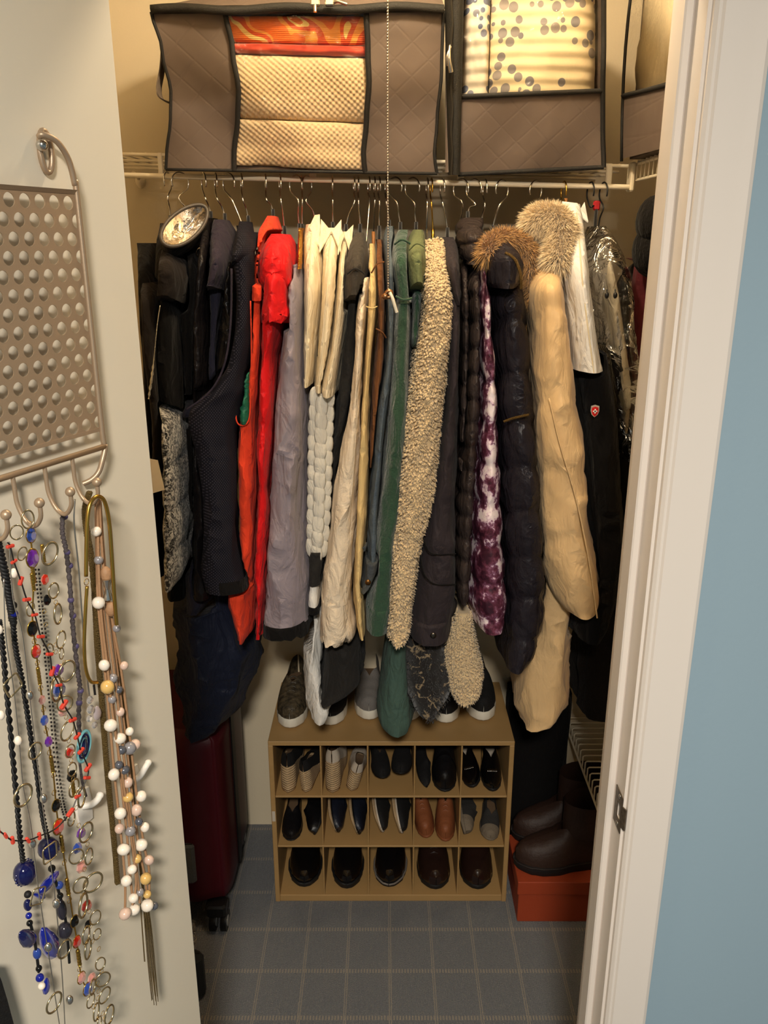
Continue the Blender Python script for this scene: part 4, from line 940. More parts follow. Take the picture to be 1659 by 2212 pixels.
tw = [at(935, 458 + k*5, 1.748) + V((.003*math.sin(k*1.4), .003*math.cos(k*1.4), 0)) for k in range(18)]
g = garment('softshell_jacket', 'dark softshell jacket with curved pocket flap and snap cuff', 'jacket', 930, 1395)
cloth('shoulder', [(512, 960, 982), (535, 958, 992), (580, 962, 999), (640, 975, 1002), (660, 982, 1000)], m_soft, g, Y0=1.54, Yb=1.78, sh=590, m=30, seed=47)
cloth('jacket_body', [(570, 968, 996), (700, 972, 997), (850, 963, 995), (1000, 945, 993), (1150, 917, 992), (1250, 902, 998), (1330, 892, 990), (1362, 888, 982)], m_soft, g, Y0=1.545, Yb=1.80, fold=.008, seed=48, m=70)
cloth('cuff', [(1352, 886, 980), (1375, 884, 979), (1396, 886, 978)], m_soft, g, Y0=1.54, Yb=1.80, Yt=1.54, sh=1353, m=6, fold=.003, grow=.002, seed=48)
MB().sphere(at(936, 1373, 1.536), (.0065, .0025, .0065)).build('snap_button', mat('dark_snap', (90, 84, 76), .3, metal=1), g)
seam([(914, 1160, 1.535), (925, 1190, 1.532), (945, 1198, 1.534), (985, 1196, 1.545)], .0012, m_blk, g, 'pocket_seam')
seam([(908, 1200, 1.535), (916, 1240, 1.532), (940, 1262, 1.534), (985, 1262, 1.545)], .0014, m_blk, g, 'pocket_flap')
hanger('chrome hook hanger carrying the dark softshell', 957, 496, -1, 10)
# ---- puffers
g = garment('puffer_jacket', 'dark brown puffer jacket with tall padded collar', 'puffer jacket', 1010, 1300)
cloth('collar', [(470, 1000, 1046), (490, 995, 1050), (530, 999, 1050), (560, 1003, 1044), (572, 1008, 1038)], m_puf, g, Y0=1.58, Yb=1.80, sh=520, m=50, puff=(.030, .009, .1), fold=.005, seed=49)
cloth('sleeve', [(552, 1014, 1044), (620, 1016, 1044), (700, 1018, 1046), (800, 1012, 1044), (900, 1006, 1043), (1100, 992, 1032), (1250, 988, 1024), (1310, 990, 1018)], m_puf, g, Y0=1.545, Yb=1.86, sh=640, m=150, n=30, puff=(.047, .011, .12), fold=.005, seed=50, p=2.3)
hanger('chrome hook hanger carrying the dark brown puffer', 1030, 478, -6, 55)
g = garment('puffer_jacket', 'slim dark puffer jacket squeezed beside the softshell', 'puffer jacket', 995, 1150)
cloth('sleeve', [(545, 998, 1016), (600, 995, 1018), (750, 997, 1018), (900, 994, 1012), (1100, 986, 1002), (1150, 988, 998)], m_puf, g, Y0=1.56, Yb=1.86, m=110, n=24, puff=(.058, .008, .1), fold=.004, seed=51)
hanger('chrome hook hanger carrying the slim dark puffer', 1002, 486, -6, 60)
g = garment('puffer_jacket', 'plum and white floral print puffer jacket', 'puffer jacket', 1065, 1372)
cloth('sleeve', [(512, 1044, 1056), (560, 1041, 1062), (640, 1041, 1066), (720, 1042, 1070), (800, 1044, 1079), (900, 1043, 1084), (1050, 1033, 1091), (1200, 1022, 1101), (1300, 1016, 1108), (1350, 1020, 1108), (1372, 1030, 1102)], m_flo, g, Y0=1.535, Yb=1.84, m=120, puff=(.083, .010, .05), fold=.004, seed=52, p=2.3)
hanger('chrome hook hanger carrying the floral puffer', 1048, 482, 0, 6)
g = garment('hooded_puffer', 'black navy long puffer coat with fur trimmed hood', 'puffer coat', 1130, 1455)
cloth('coat_body', [(560, 1066, 1120), (640, 1066, 1146), (740, 1072, 1160), (900, 1080, 1170), (1050, 1087, 1182), (1150, 1092, 1192), (1250, 1098, 1197), (1350, 1094, 1190), (1420, 1086, 1176), (1456, 1090, 1150)], m_puf2, g, Y0=1.53, Yb=1.86, m=150, puff=(.092, .013, .35), fold=.006, seed=53, p=2.3)
cloth('hood', [(524, 1074, 1110), (548, 1062, 1132), (580, 1060, 1142), (612, 1064, 1134), (624, 1074, 1118)], m_puf2, g, Y0=1.50, Yb=1.70, Yt=1.56, sh=570, m=30, fold=.009, seed=54)
seam([(1092, 546, 1.512), (1112, 560, 1.502), (1124, 590, 1.498), (1126, 624, 1.505)], .0028, mat('antique_zip', (104, 82, 44), .4, metal=.8, bump=(900, 1.)), g, 'hood_zip')
seam([(1088, 911, 1.520), (1110, 903, 1.516), (1142, 896, 1.522)], .0026, MATS['antique_zip'], g, 'pocket_zip')
hairs([at(1056, 548, 1.56), at(1066, 528, 1.58), at(1095, 520, 1.60), at(1125, 534, 1.61), at(1142, 560, 1.61), at(1152, 600, 1.61), at(1160, 650, 1.62)], .013, 16000, .024, m_furb, g, seed=7, bias=V((.1, -.25, .15)))
hanger('chrome hook hanger carrying the fur trimmed puffer coat', 1081, 492, 4, -60)
# ---- camel coat, white cover, black jacket
g = garment('down_coat', 'camel down coat with cream fur hood and long padded sleeve', 'coat', 1190, 1582)
cloth('sleeve', [(540, 1164, 1192), (570, 1162, 1214), (620, 1164, 1228), (700, 1165, 1240), (800, 1169, 1247), (900, 1172, 1262), (1050, 1181, 1281), (1150, 1189, 1292), (1230, 1197, 1305), (1290, 1207, 1311), (1325, 1222, 1306), (1341, 1236, 1298)], m_tanp, g, Y0=1.515, Yb=1.72, m=110, puff=(.15, .006, .5), fold=.009, ff=16, seed=55, sh=640, p=2.3)
seam([(1186, 860, 1.515), (1210, 960, 1.507), (1245, 1080, 1.505), (1272, 1210, 1.505), (1290, 1335, 1.51)], .0016, m_tanp, g, 'sleeve_seam')
cloth('coat_body', [(900, 1180, 1250), (1100, 1172, 1255), (1250, 1166, 1256), (1400, 1142, 1248), (1500, 1130, 1244), (1550, 1128, 1240), (1575, 1136, 1215), (1586, 1140, 1170)], m_tanp, g, Y0=1.60, Yt=1.60, Yb=1.84, sh=910, fold=.012, ff=16, seed=56, m=70)
hairs([at(1158, 482, 1.63), at(1172, 474, 1.62), at(1198, 476, 1.61), at(1212, 500, 1.60), at(1212, 535, 1.59), at(1204, 565, 1.58)], .022, 26000, .024, m_furc, g, seed=8, bias=V((-.15, -.3, .25)))
hanger('chrome hook hanger carrying the camel down coat', 1152, 470, 6, -55)
cover('tall white linen shoulder cover over the black badge jacket', [(440, 1222, 1262), (480, 1226, 1272), (540, 1222, 1284), (620, 1228, 1292), (720, 1240, 1304), (790, 1247, 1316), (806, 1248, 1319)],
      [(1256, 540, 1.585), (1262, 620, 1.533), (1272, 700, 1.529), (1280, 800, 1.529)],
      [((1222, 470), (1214, 436), (1248, 440), 1.66, 1.71, 1.70), ((1248, 462), (1262, 437), (1270, 480), 1.665, 1.71, 1.66)], m_white_c, 57, 1.53, 16, 1.80)
hanger('gold hook hanger carrying the white shoulder cover', 1223, 440, -4, 4, hook='gold', neckm=m_wood)
g = garment('jacket', 'black jacket with small red shield badge under the white cover', 'jacket', 1300, 1380)
cloth('jacket_body', [(770, 1252, 1326), (850, 1255, 1340), (950, 1262, 1352), (1050, 1275, 1356), (1200, 1290, 1360), (1300, 1262, 1352), (1375, 1238, 1330), (1392, 1250, 1310)], m_blk, g, Y0=1.56, Yt=1.56, Yb=1.80, sh=780, fold=.01, seed=58, m=60)
bp = at(1285, 888, 1.546)
shield = [(-.0068, .0085), (0, .0105), (.0068, .0085), (.0072, 0), (.005, -.006), (0, -.0105), (-.005, -.006), (-.0072, 0)]
bd = MB().loft([[bp + V((a*1.12, .0018, b*1.12)) for a, b in shield], [bp + V((a*1.12, -.0006, b*1.12)) for a, b in shield]], smooth=False).build('shield_badge', mat('badge_silver', (225, 220, 210), .3, metal=.6), g)
MB().loft([[bp + V((a*.9, -.0002, b*.9 - .0008)) for a, b in shield], [bp + V((a*.9, -.0014, b*.9 - .0008)) for a, b in shield]], smooth=False).build('red_field', mat('badge_red', (196, 24, 24), .35), bd)
MB().box(bp + V((-.0013, -.0024, -.0042)), bp + V((.0013, -.0008, .0042))).box(bp + V((-.0042, -.0024, -.0013)), bp + V((.0042, -.0008, .0013))).build('white_cross', mat('badge_white', (240, 236, 228), .4), bd)
g = garment('long_coat', 'dark charcoal long coat hanging in the right-hand corner behind the badge jacket', 'coat', 1320, 1550, 1.85)
cloth('coat_body', [(560, 1385, 1500), (700, 1362, 1500), (900, 1340, 1490), (1200, 1302, 1460), (1400, 1272, 1430), (1540, 1256, 1400), (1560, 1262, 1390)], fab('dark_charcoal_wool', (34, 30, 26), bump=(160, .5)), g, Y0=1.73, Yt=1.76, Yb=1.95, sh=640, fold=.014, seed=71)
# ---- dry-cleaner bag on the right, dark things behind it
g = garment('plastic_garment_bag', 'crinkled clear plastic dry-cleaner bag with two dark drawcords', 'garment bag', 1350, 1000); film = g; SHARE[g.name] = 'dry_clean'
o, R = cloth('bag_film', [(488, 1296, 1312), (520, 1290, 1340), (600, 1296, 1372), (700, 1308, 1384), (800, 1326, 1394), (900, 1340, 1396), (1000, 1350, 1396)], m_poly, g, Y0=1.575, Yb=1.78, fold=.020, ff=30, seed=59, m=70, n=48, open_bottom=True)
for a in (1311, 1329): MB().sphere(at(a, 638, 1.56), (.004, .004, .006), 8, 6).tube([at(a, 625, 1.562), at(a, 640, 1.56)], .0012, 5).build('drawcord_stop', m_black, g)
g = garment('dress', 'pale grey dress inside the clear plastic bag', 'dress', 1330, 950); SHARE[g.name] = 'dry_clean'; INSIDE[g.name] = film.name
cloth('dress_body', [(505, 1302, 1312), (560, 1304, 1326), (640, 1314, 1346), (760, 1326, 1364), (900, 1350, 1380), (960, 1356, 1382)], fab('pale_grey_satin', (176, 166, 146), rough=.6), g, Y0=1.64, Yb=1.76, seed=60)
hanger('black hook hanger with red tag carrying the plastic bag', 1281, 452, -4, 8, hook='black', tagm=mat('red_tag_cloth', (170, 22, 30), .7), own=film)
hanger('black hook hanger carrying the pale grey dress', 1308, 498, -3, 10, hook='black')
g = garment('knit_hat', 'black knit hat bulging beside the door frame above the maroon scarf', 'hat', 1405, 560, 1.5)
p = at(1412, 478, 1.60); MB().sphere(p, (.03, .05, .045), 16, 10).sphere(p + V((.008, .01, -.05)), (.038, .05, .05), 16, 10).build('hat_body', fab('black_wool_knit', (14, 12, 12), bump=(160, .8)), g)
g = garment('scarf', 'maroon scarf hanging behind the crinkled plastic bag', 'scarf', 1395, 1000, 1.6)
cloth('scarf_body', [(560, 1384, 1412), (620, 1376, 1414), (750, 1366, 1408), (900, 1358, 1400)], fab('maroon_wool', (92, 34, 40)), g, Y0=1.668, Yt=1.668, Yb=1.72, sh=566, seed=61)

solve_cloth()
# ------------------------------------------------------------------ shoe rack
m_lam = mat('maple_laminate', (168, 134, 86), .55, var=(9, .1, (158, 125, 78)), stretch=(1, 1, 6))
RX0, RX1, RY0, RY1, RZ = -.287, .323, 1.768, 2.060, .49
rk = thing('shoe_organizer', 'maple laminate cubby shoe rack with fifteen compartments', 'shoe rack', ((RX0+RX1)/2, (RY0+RY1)/2, 0))
tk = .012
def panel(name, lo, hi): MB().box(lo, hi, .0012).build(name, m_lam, rk)
panel('side_panel', (RX0, RY0, 0), (RX0 + tk, RY1, RZ - tk)); panel('side_panel', (RX1 - tk, RY0, 0), (RX1, RY1, RZ - tk))
panel('top_panel', (RX0, RY0, RZ - tk), (RX1, RY1, RZ)); panel('bottom_panel', (RX0 + tk, RY0 + .002, 0.0), (RX1 - tk, RY1, .020))
MB().box((RX0 + tk, RY1 - .004, .02), (RX1 - tk, RY1, RZ - tk)).build('back_panel', m_lam, rk)
ZC = [.020, .177, .329]; cw = (RX1 - RX0 - 2*tk) / 5
for z in ZC[1:]: panel('shelf', (RX0 + tk, RY0 + .003, z - .0055), (RX1 - tk, RY1 - .004, z))
for k in range(1, 5):
    x = RX0 + tk + cw*k
    for a, b in ((.02, ZC[1] - .0055), (ZC[1], ZC[2] - .0055), (ZC[2], RZ - tk)): panel('divider', (x - .002, RY0 + .003, a), (x + .002, RY1 - .004, b))
MB().box((RX0 + .002, RY0 - .0008, .255), (RX0 + .010, RY0 + .0003, .285)).build('sticker', mat('worn_label', (190, 180, 165), .7), rk)
def cell(c, r): return V((RX0 + tk + cw*(c + .5), RY0 + .012, ZC[2 - r]))

# ------------------------------------------------------------------ shoes
m_sole_w = mat('white_rubber', (222, 216, 200), .6, bump=(200, .15)); m_sole_k = mat('black_rubber', (18, 17, 17), .6)
def jute():
    m = mat('jute_rope', (176, 148, 112), .9); t, bc = bcol(m); S, oc = xyz(t)
    a = mth(t, 'SINE', mth(t, 'MULTIPLY', S['Z'], 900)); n = nd(t, 'ShaderNodeTexNoise'); n.inputs['Scale'].default_value = 130; t.links.new(oc, n.inputs['Vector'])
    h = mth(t, 'ADD', mth(t, 'MULTIPLY_ADD', a, .3, .3), mth(t, 'MULTIPLY', n.outputs['Fac'], .6)); n5 = nd(t, 'ShaderNodeTexNoise'); n5.inputs['Scale'].default_value = 45; t.links.new(oc, n5.inputs['Vector']); t.links.new(mixc(t, n5.outputs['Fac'], rgb((154, 128, 94)), rgb((196, 168, 130))), bc); bump_to(t, h, .8, .003); return m
m_jute = jute()
m_patent = mat('black_patent', (10, 9, 10), .12, coat=.6); m_brnpol = mat('dark_brown_polished', (36, 22, 18), .18, coat=.4); m_blkl = mat('black_shoe_leather', (16, 15, 17), .35, bump=(200, .2)); m_blks = mat('black_shoe_cloth', (13, 12, 13), .8, bump=(300, .4))
m_brn = mat('tan_brown_leather', (128, 74, 44), .5, bump=(160, .25)); m_dbr = mat('dark_brown_suede', (58, 38, 28), .8, bump=(200, .3)); m_navyl = mat('navy_leather', (26, 30, 42), .4, bump=(180, .25)); m_gryf = mat('grey_felt', (112, 100, 84), .95, bump=(160, .5)); m_chk = mat('charcoal_felt', (44, 42, 40), .95, bump=(160, .5))
m_stripe = mat('pale_canvas', (196, 184, 168), .85, bump=(300, .3)); m_sequin = mat('black_sequin_lace', (26, 24, 22), .4, bump=(120, 1.), var=(90, .2, (96, 84, 64)))
m_greyc = mat('grey_canvas', (112, 108, 104), .85, bump=(300, .3)); m_inner = mat('insole_leather', (104, 82, 60), .8)
HWT = [(0, .02), (.02, .34), (.06, .58), (.13, .82), (.25, .98), (.36, 1.), (.55, .80), (.75, .72), (.9, .68), (.97, .48), (1, .06)]
def shoe(name, label, loc, rot=(0, 0, 0), L=.245, W=.088, H=.075, upper=None, sole=None, sh=.022, wedge=0., group=None, lace=None, toecap=None, band=None, open_at=.48, strap=None, shaft=0., insole=None, edge=None):
    t = thing(name, label, 'shoe' if not shaft else 'boot', loc, group, rot)
    N = 26; outl = []
    ts = [(i/N)**1.25 for i in range(N + 1)]
    def hw(u): return W/2*interp(HWT, u)
    def sz(u): return sh + wedge*interp([(0, 0), (.3, .08), (1, 1)], u)
    # sole
    rings = []
    for zz, k in ((0, .96), (.15, 1.0), (.85, 1.0), (1, .97)):
        ring = [V((-hw(u)*k, L*(.5 + (u - .5)*(.99 if k < 1 else 1)), sz(u)*zz + (.006*(1 - zz)*max(0, (.25-u)/.25)**2))) for u in ts] + [V((hw(u)*k, L*(.5 + (u - .5)*(.99 if k < 1 else 1)), sz(u)*zz + (.006*(1-zz)*max(0, (.25-u)/.25)**2))) for u in reversed(ts)]
        rings.append(ring)
    so = MB().loft(rings); so.build('sole', sole or m_sole_k, t, True)
    if edge:
        MB().tube([V((-hw(u)*1.01, L*u, sz(u)*.9)) for u in ts] + [V((hw(u)*1.01, L*u, sz(u)*.9)) for u in reversed(ts)], .0025, 6).build('welt', edge, t, True)
    # upper: two half shells that meet over the toe and stay open behind
    def hh(u): return H*interp([(0, .30), (.08, .46), (.2, .56), (.35, .70), (open_at, .95), (.7, .80), (.9, .86), (1, .95)], u)
    um = MB()
    for s in (-1, 1):
        R = []
        for u in ts:
            fm = 90 if u < open_at - .08 else 90 - 32*min(1, (u - open_at + .08)/.12)
            row = []
            for k in range(9):
                ph = math.radians(fm)*k/8; w_ = hw(u)*(.97 - .06*max(0, u - .5)); hg = hh(u)
                row.append(V((s*w_*math.cos(ph)**.75 if k < 8 or fm < 89 else 0, L*(.012 + u*.972), sz(u) + hg*math.sin(ph)**.9)))
            R.append(row if s > 0 else row[::-1])
        um.loft(R, closed=False, cap=(False, False))
    um.build('upper', upper, t, True)
    # dark footbed and mouth
    R = [[V((-hw(u)*.9, L*(.02 + u*.95), sz(u) + .004)), V((hw(u)*.9, L*(.02 + u*.95), sz(u) + .004))] for u in ts if u > .2]
    MB().loft(R, closed=False, cap=(False, False)).build('footbed', insole or m_inner, t, True)
    if toecap:
        R = []
        for u in [k/10*.2 for k in range(11)]:
            R.append([V((hw(u)*1.01*math.cos(ph), L*(.008 + u*.972), sz(u) + hh(u)*1.02*max(0, math.sin(ph))**.9 + .0008)) for ph in [math.pi*k/14 for k in range(15)]])
        MB().loft(R, closed=False, cap=(False, False)).build('toe_cap', toecap, t, True)
    if lace:
        for k in range(4):
            u = .27 + k*.055; ww = hw(u)*.42; zt = sz(u) + hh(u)*.97
            MB().tube(catmull([V((-ww, L*u, zt - .006)), V((0, L*(u + .01), zt + .003)), V((ww, L*u, zt - .006))], 4), .0022, 6).build('lace', lace, t, True)
    if band:
        u = .3; pts = [V((hw(u)*1.02*math.cos(ph), L*u, sz(u) + hh(u)*1.03*max(0, math.sin(ph)))) for ph in [math.pi*k/16 for k in range(17)]]
        MB().loft([[p + V((0, d, 0)) for p in pts] for d in (-.012, -.004, .004, .012)], closed=False, cap=(False, False)).build('strap', band, t, True)
    if strap:
        for k in range(7):
            x = -.012 + k*.004; MB().tube([V((x, L*.17, sz(.17) + hh(.17)*.93 + .001)), V((x, L*.21, sz(.21) + hh(.21)*.97 + .001))], .0011, 5).build('chain_link', strap, t, True)
    if shaft:
        R = []
        for k in range(9):
            z = sh + H*.7 + (shaft - H*.7)*k/8
            R.append([V((W*.44*math.cos(a)*(1 + .04*math.sin(k)), L*.70 + L*.26*math.sin(a), z)) for a in [2*math.pi*i/20 for i in range(20)]])
        MB().loft(R, cap=(False, False)).build('shaft', upper, t, True)
    return t
def onrack(px, py, z=RZ):
    d = ray(px, py); return V((0, 0, CAMZ)) + d*((z - CAMZ)/d.z)
Gs = 'sneakers on top of the shoe rack'
for px, py, lab, up, so, kw in ((626, 1578, 'black lace-patterned sneaker with white sole at the rack corner', m_sequin, m_sole_w, dict(toecap=m_sequin, lace=m_sequin)),
        (714, 1572, 'black sneaker with white sole behind the long white dress', m_blks, m_sole_w, dict()),
        (797, 1560, 'grey canvas sneaker with white sole beside the dusty green hem', m_greyc, m_sole_w, dict(toecap=m_greyc)),
        (882, 1562, 'black sneaker with white sole mostly behind the dusty green hem', m_blks, m_sole_w, dict()),
        (964, 1567, 'black slip-on with thick white sole below leopard coat', m_blks, m_sole_w, dict()),
        (1044, 1562, 'black slip-on with white sole below the sherpa sleeve', m_blks, m_sole_w, dict())):
    p = onrack(px, py); shoe('sneaker', lab, (p.x, max(p.y, RY0 + .012), RZ + .0005), (0, 0, 0), W=.080, sole=so, upper=up, sh=.030, H=.07, group=Gs, **kw)
R_ = math.radians
def fit(root, x0, x1, zf, yf, hmax):
    rot = root.rotation_euler.to_matrix(); P = [rot @ v.co for ch in root.children for v in ch.data.vertices]
    mn = [min(q[i] for q in P) for i in range(3)]; mx = [max(q[i] for q in P) for i in range(3)]
    k = min(1., (x1 - x0)/(mx[0] - mn[0]), hmax/(mx[2] - mn[2]), .262/(mx[1] - mn[1])); root.scale = (k, k, k)
    root.location = ((x0 + x1)/2 - k*(mn[0] + mx[0])/2, yf - k*mn[1], zf + .0005 - k*mn[2])
def pair(kind, label, c, r, spec, mate=None, slots=None, **kw):
    for k, (dx, dy, dz, rx, ry, rz) in enumerate(spec):
        p = cell(c, r) + V((dx, dy, dz)); t_ = shoe(kind, label if k == 0 else mate, p, (R_(rx), R_(ry), R_(rz)), group='pairs in the shoe rack', **kw)
        xa, xb = cell(c, r).x - cw/2 + .0032, cell(c, r).x + cw/2 - .0032
        if slots: a_, b_ = slots
        elif len(spec) == 1: a_, b_ = 0, 1
        else: a_, b_ = (.505, 1) if dx > spec[1 - k][0] else (0, .495)
        fit(t_, xa + (xb - xa)*a_, xa + (xb - xa)*b_, ZC[2 - r], RY0 + min(dy, .02) if abs(rz) < 90 else RY0 + .014, .135 if r else .14)
# bottom row: toes forward (one shoe of each pair shows)
pair('loafer', 'black patent round-toe loafer in the bottom cubby by the suitcase side', 0, 2, [(.004, .02, 0, 0, 0, 3)], upper=m_patent, W=.088, H=.072, sh=.018, edge=m_sole_k)
pair('lug_shoe', 'black patent shoe with jagged lug sole in a bottom cubby', 1, 2, [(.004, .014, 0, 0, 0, 0)], upper=m_patent, W=.084, H=.075, sh=.022, edge=m_sole_k)
pair('loafer', 'black patent shoe with pale grey piping in the middle bottom cubby', 2, 2, [(.0, .030, 0, 0, 0, -4)], upper=m_patent, W=.088, H=.08, sh=.016, edge=mat('grey_piping', (110, 104, 98), .5))
pair('brogue', 'dark brown polished brogue with worn toe in a bottom cubby', 3, 2, [(-.004, .014, 0, 0, 0, 2)], upper=m_brnpol, W=.090, H=.08, sh=.018, lace=m_brnpol, toecap=m_brnpol)
pair('oxford_shoe', 'dark brown polished oxford with shiny toe in the end bottom cubby', 4, 2, [(-.002, .014, 0, 0, 0, -2)], upper=m_brnpol, W=.090, H=.085, sh=.018, toecap=m_brnpol)
# middle row
pair('moccasin', 'black square-toed moccasin in the middle row end cubby', 0, 1, [(-.012, .014, 0, 0, 0, 2), (.036, .03, 0, 0, -62, 0)], mate='black square-toed moccasin turned on edge beside its upright mate', upper=m_blkl, W=.074, H=.06, sh=.010)
pair('espadrille', 'navy leather espadrille on its side with rope sole and dark stitching', 1, 1, [(-.006, .012, .004, 0, 72, 4), (-.048, .03, .004, 0, 70, 4)], mate='navy leather espadrille tucked behind its mate with only rope sole showing', upper=m_navyl, W=.080, H=.036, sh=.013, sole=m_jute, edge=m_black)
pair('espadrille', 'dark espadrille on its side with pale scalloped rope sole', 2, 1, [(.012, .012, .004, 0, 76, 2), (-.036, .02, .004, 0, 72, 4)], mate='dark espadrille leaning on the divider behind its scalloped mate', upper=m_blks, W=.084, H=.036, sh=.013, sole=m_jute, edge=m_stripe)
pair('oxford_shoe', 'tan brown leather oxford standing beside its mate in the middle row', 3, 1, [(.022, .010, 0, 0, 0, -3), (-.034, .04, 0, 0, -8, 4)], mate='tan brown leather oxford set further back with only its toe showing', upper=m_brn, W=.062, H=.082, sh=.014, sole=m_brn, lace=m_brn)
pair('felt_slipper', 'grey and charcoal felt slipper with pale sole edge in the middle row', 4, 1, [(.008, .012, 0, 0, 8, -6), (-.046, .03, .004, 0, 78, 0)], mate='felt slipper on its side showing a pale sole beside the grey-toed one', upper=m_chk, W=.080, H=.06, sh=.014, toecap=m_gryf, sole=m_gryf)
# top row
pair('wedge_sandal', 'rope wedge sandal with black ankle strap showing its heel', 0, 0, [(-.030, .232, 0, 0, 0, 180), (.018, .228, 0, 0, 4, 172)], mate='rope wedge sandal tilted against the cubby divider beside its mate', upper=m_blks, W=.056, H=.05, sh=.020, wedge=.055, sole=m_jute, L=.22)
pair('wedge_sandal', 'pale canvas rope wedge espadrille standing upright in a top cubby', 1, 0, [(-.036, .232, 0, 0, 0, 178)], slots=(0, .5), upper=m_stripe, W=.062, H=.05, sh=.025, wedge=.070, sole=m_jute, L=.22)
pair('wedge_sandal', 'pale canvas rope wedge espadrille leaning beside its mate', 1, 0, [(.022, .225, .0, 0, -14, 174)], slots=(.52, 1), upper=m_stripe, W=.058, H=.04, sh=.020, wedge=.045, sole=m_jute, L=.21)
pair('pump', 'black cloth pump in the dark middle top cubby', 2, 0, [(-.026, .02, .03, -10, 0, 6), (.020, .012, .02, -14, 0, -4)], mate='black cloth pump with its toe lowered toward the cubby edge', upper=m_blks, W=.060, H=.05, sh=.010)
pair('court_shoe', 'black leather shoe with narrow strap in a top cubby', 3, 0, [(.022, .010, 0, 0, 0, -2)], slots=(.40, 1), upper=m_blkl, W=.068, H=.10, sh=.012, band=m_blkl)
pair('strappy_sandal', 'black strappy sandal lying beside the black leather shoe', 3, 0, [(-.030, .03, .002, 0, 40, 6)], slots=(0, .39), upper=m_blks, W=.05, H=.05, sh=.008, band=m_blks)
pair('slide_sandal', 'black slide sandal with silver chain bar in the end top cubby', 4, 0, [(.024, .012, 0, 0, 0, -3), (-.026, .02, 0, 0, -14, 2)], mate='black slide sandal with pale lining tilted against the divider', upper=m_patent, W=.058, H=.05, sh=.014, strap=m_steel, insole=m_stripe)

# ------------------------------------------------------------------ luggage, boxes and boots on the floor
m_burg = mat('burgundy_shell', (70, 14, 24), .42, spec=.3, bump=(300, .1))
s_ = thing('suitcase', 'burgundy ribbed hard-shell suitcase on spinner wheels', 'suitcase', (-.54, 1.84, 0))
sx0, sx1, sy0, sy1, sz0, sz1 = -.80, -.385, 1.662, 2.02, .072, .572
def rbox(x0, x1, y0, y1, z0, z1, r, rib=0.0, nrib=0):
    R = []
    for k in range(21):
        f = k/20; z = z0 + (z1 - z0)*f; e = min(f, 1 - f)*(z1 - z0); ins = r - math.sqrt(max(0, r*r - max(0, r - e)**2)) if e < r else 0
        ring = []; n = 96
        for i in range(n):
            a = 2*math.pi*i/n; cx, cy = math.cos(a), math.sin(a); q = 7
            hx, hy = (x1 - x0)/2 - ins, (y1 - y0)/2 - ins; px = math.copysign(abs(cx)**(2/q), cx); py = math.copysign(abs(cy)**(2/q), cy)
            d = rib*(.5 + .5*math.cos(2*math.pi*nrib*(px*hx)/(x1 - x0))) if abs(py) > .9 else 0
            ring.append(V(((x0 + x1)/2 + px*hx, (y0 + y1)/2 + py*(hy - d), z)))
        R.append(ring)
    return MB().loft(R)
rbox(sx0, sx1, sy0, sy1, sz0, sz1, .03, .010, 5).build('shell', m_burg, s_)
MB().box((sx1 - .008, sy0 + .14, sz0 + .02), (sx1 + .003, sy0 + .18, sz1 - .03), .002).build('zip_gusset', m_black, s_)
gp = at(411, 1866, 1.66); MB().box((gp.x - .03, 1.652, gp.z - .055), (gp.x + .013, 1.668, gp.z + .058), .006).build('grey_corner_pad', mat('grey_rubber', (78, 80, 80), .8, bump=(160, .8)), s_)
for wx, wy in ((-.418, 1.678), (-.76, 1.678), (-.425, 1.99), (-.76, 1.99)):
    wh = MB().box((wx - .03, wy - .02, .05), (wx + .022, wy + .025, .085), .006).build('wheel_housing', m_black, s_)
    for dx in (-.014, .014):
        MB().tube([V((wx + dx - .0075, wy, .026)), V((wx + dx + .0075, wy, .026))], .0255, 18).build('wheel', m_black, wh)
        hub = MB().tube([V((wx + dx + .0076, wy, .026)), V((wx + dx + .0092, wy, .026))], .014, 14); hub.build('wheel_hub', mat('grey_hub', (170, 168, 164), .35, metal=.3), wh)
bk = thing('roller_bag', 'black upright bag end peeking past the open door', 'bag', (-.46, 1.48, 0))
MB().box((-.60, 1.462, .002), (-.412, 1.498, .125), .012).build('bag_body', mat('black_nylon', (26, 27, 27), .8, bump=(400, .4)), bk)
cs = thing('clear_plastic_case', 'clear plastic case edge glinting behind the open door', 'case', (-.47, 1.55, .105))
MB().box((-.62, 1.465, .127), (-.432, 1.52, .185), .004).build('case_shell', m_poly, cs)
ob = thing('shoebox', 'orange cardboard shoebox on the carpet beside the rack', 'box', (.52, 1.78, 0))
m_orgb = mat('orange_cardboard', (150, 58, 26), .7, bump=(200, .1))
MB().box((.342, 1.700, 0), (.66, 1.87, .10), .002).build('box_base', m_orgb, ob); MB().box((.338, 1.696, .088), (.664, 1.874, .128), .002).build('box_lid', m_orgb, ob)
m_boot = mat('dark_brown_boot_leather', (46, 28, 20), .6, bump=(120, .4))
for loc, rz, lab in (((.335, 1.755, .128), -84, 'dark brown leather boot lying on the orange shoebox'), ((.345, 1.862, .128), -82, 'second dark brown boot standing behind on the shoebox')):
    shoe('ankle_boot', lab, loc, (0, 0, R_(rz)), L=.28, W=.10, H=.10, upper=m_boot, sole=m_sole_k, sh=.026, shaft=.165, edge=mat('boot_welt', (30, 20, 16), .7))
tb = thing('tote_bag', 'black bag in the dark gap between shoe rack and wire shelf', 'bag', (.42, 1.95, 0))  # added black bag, stands in for the deep shade in this gap
R = []
for k in range(13):
    z = .50*k/12; R.append([V((.425 + .085*math.copysign(abs(math.cos(a))**.5, math.cos(a)) + .008*noise.noise(V((a, z*8, 1))), 2.005 + .05*math.copysign(abs(math.sin(a))**.5, math.sin(a)) + .01*noise.noise(V((a*2, z*8, 4))), z)) for a in [2*math.pi*i/28 for i in range(28)]])
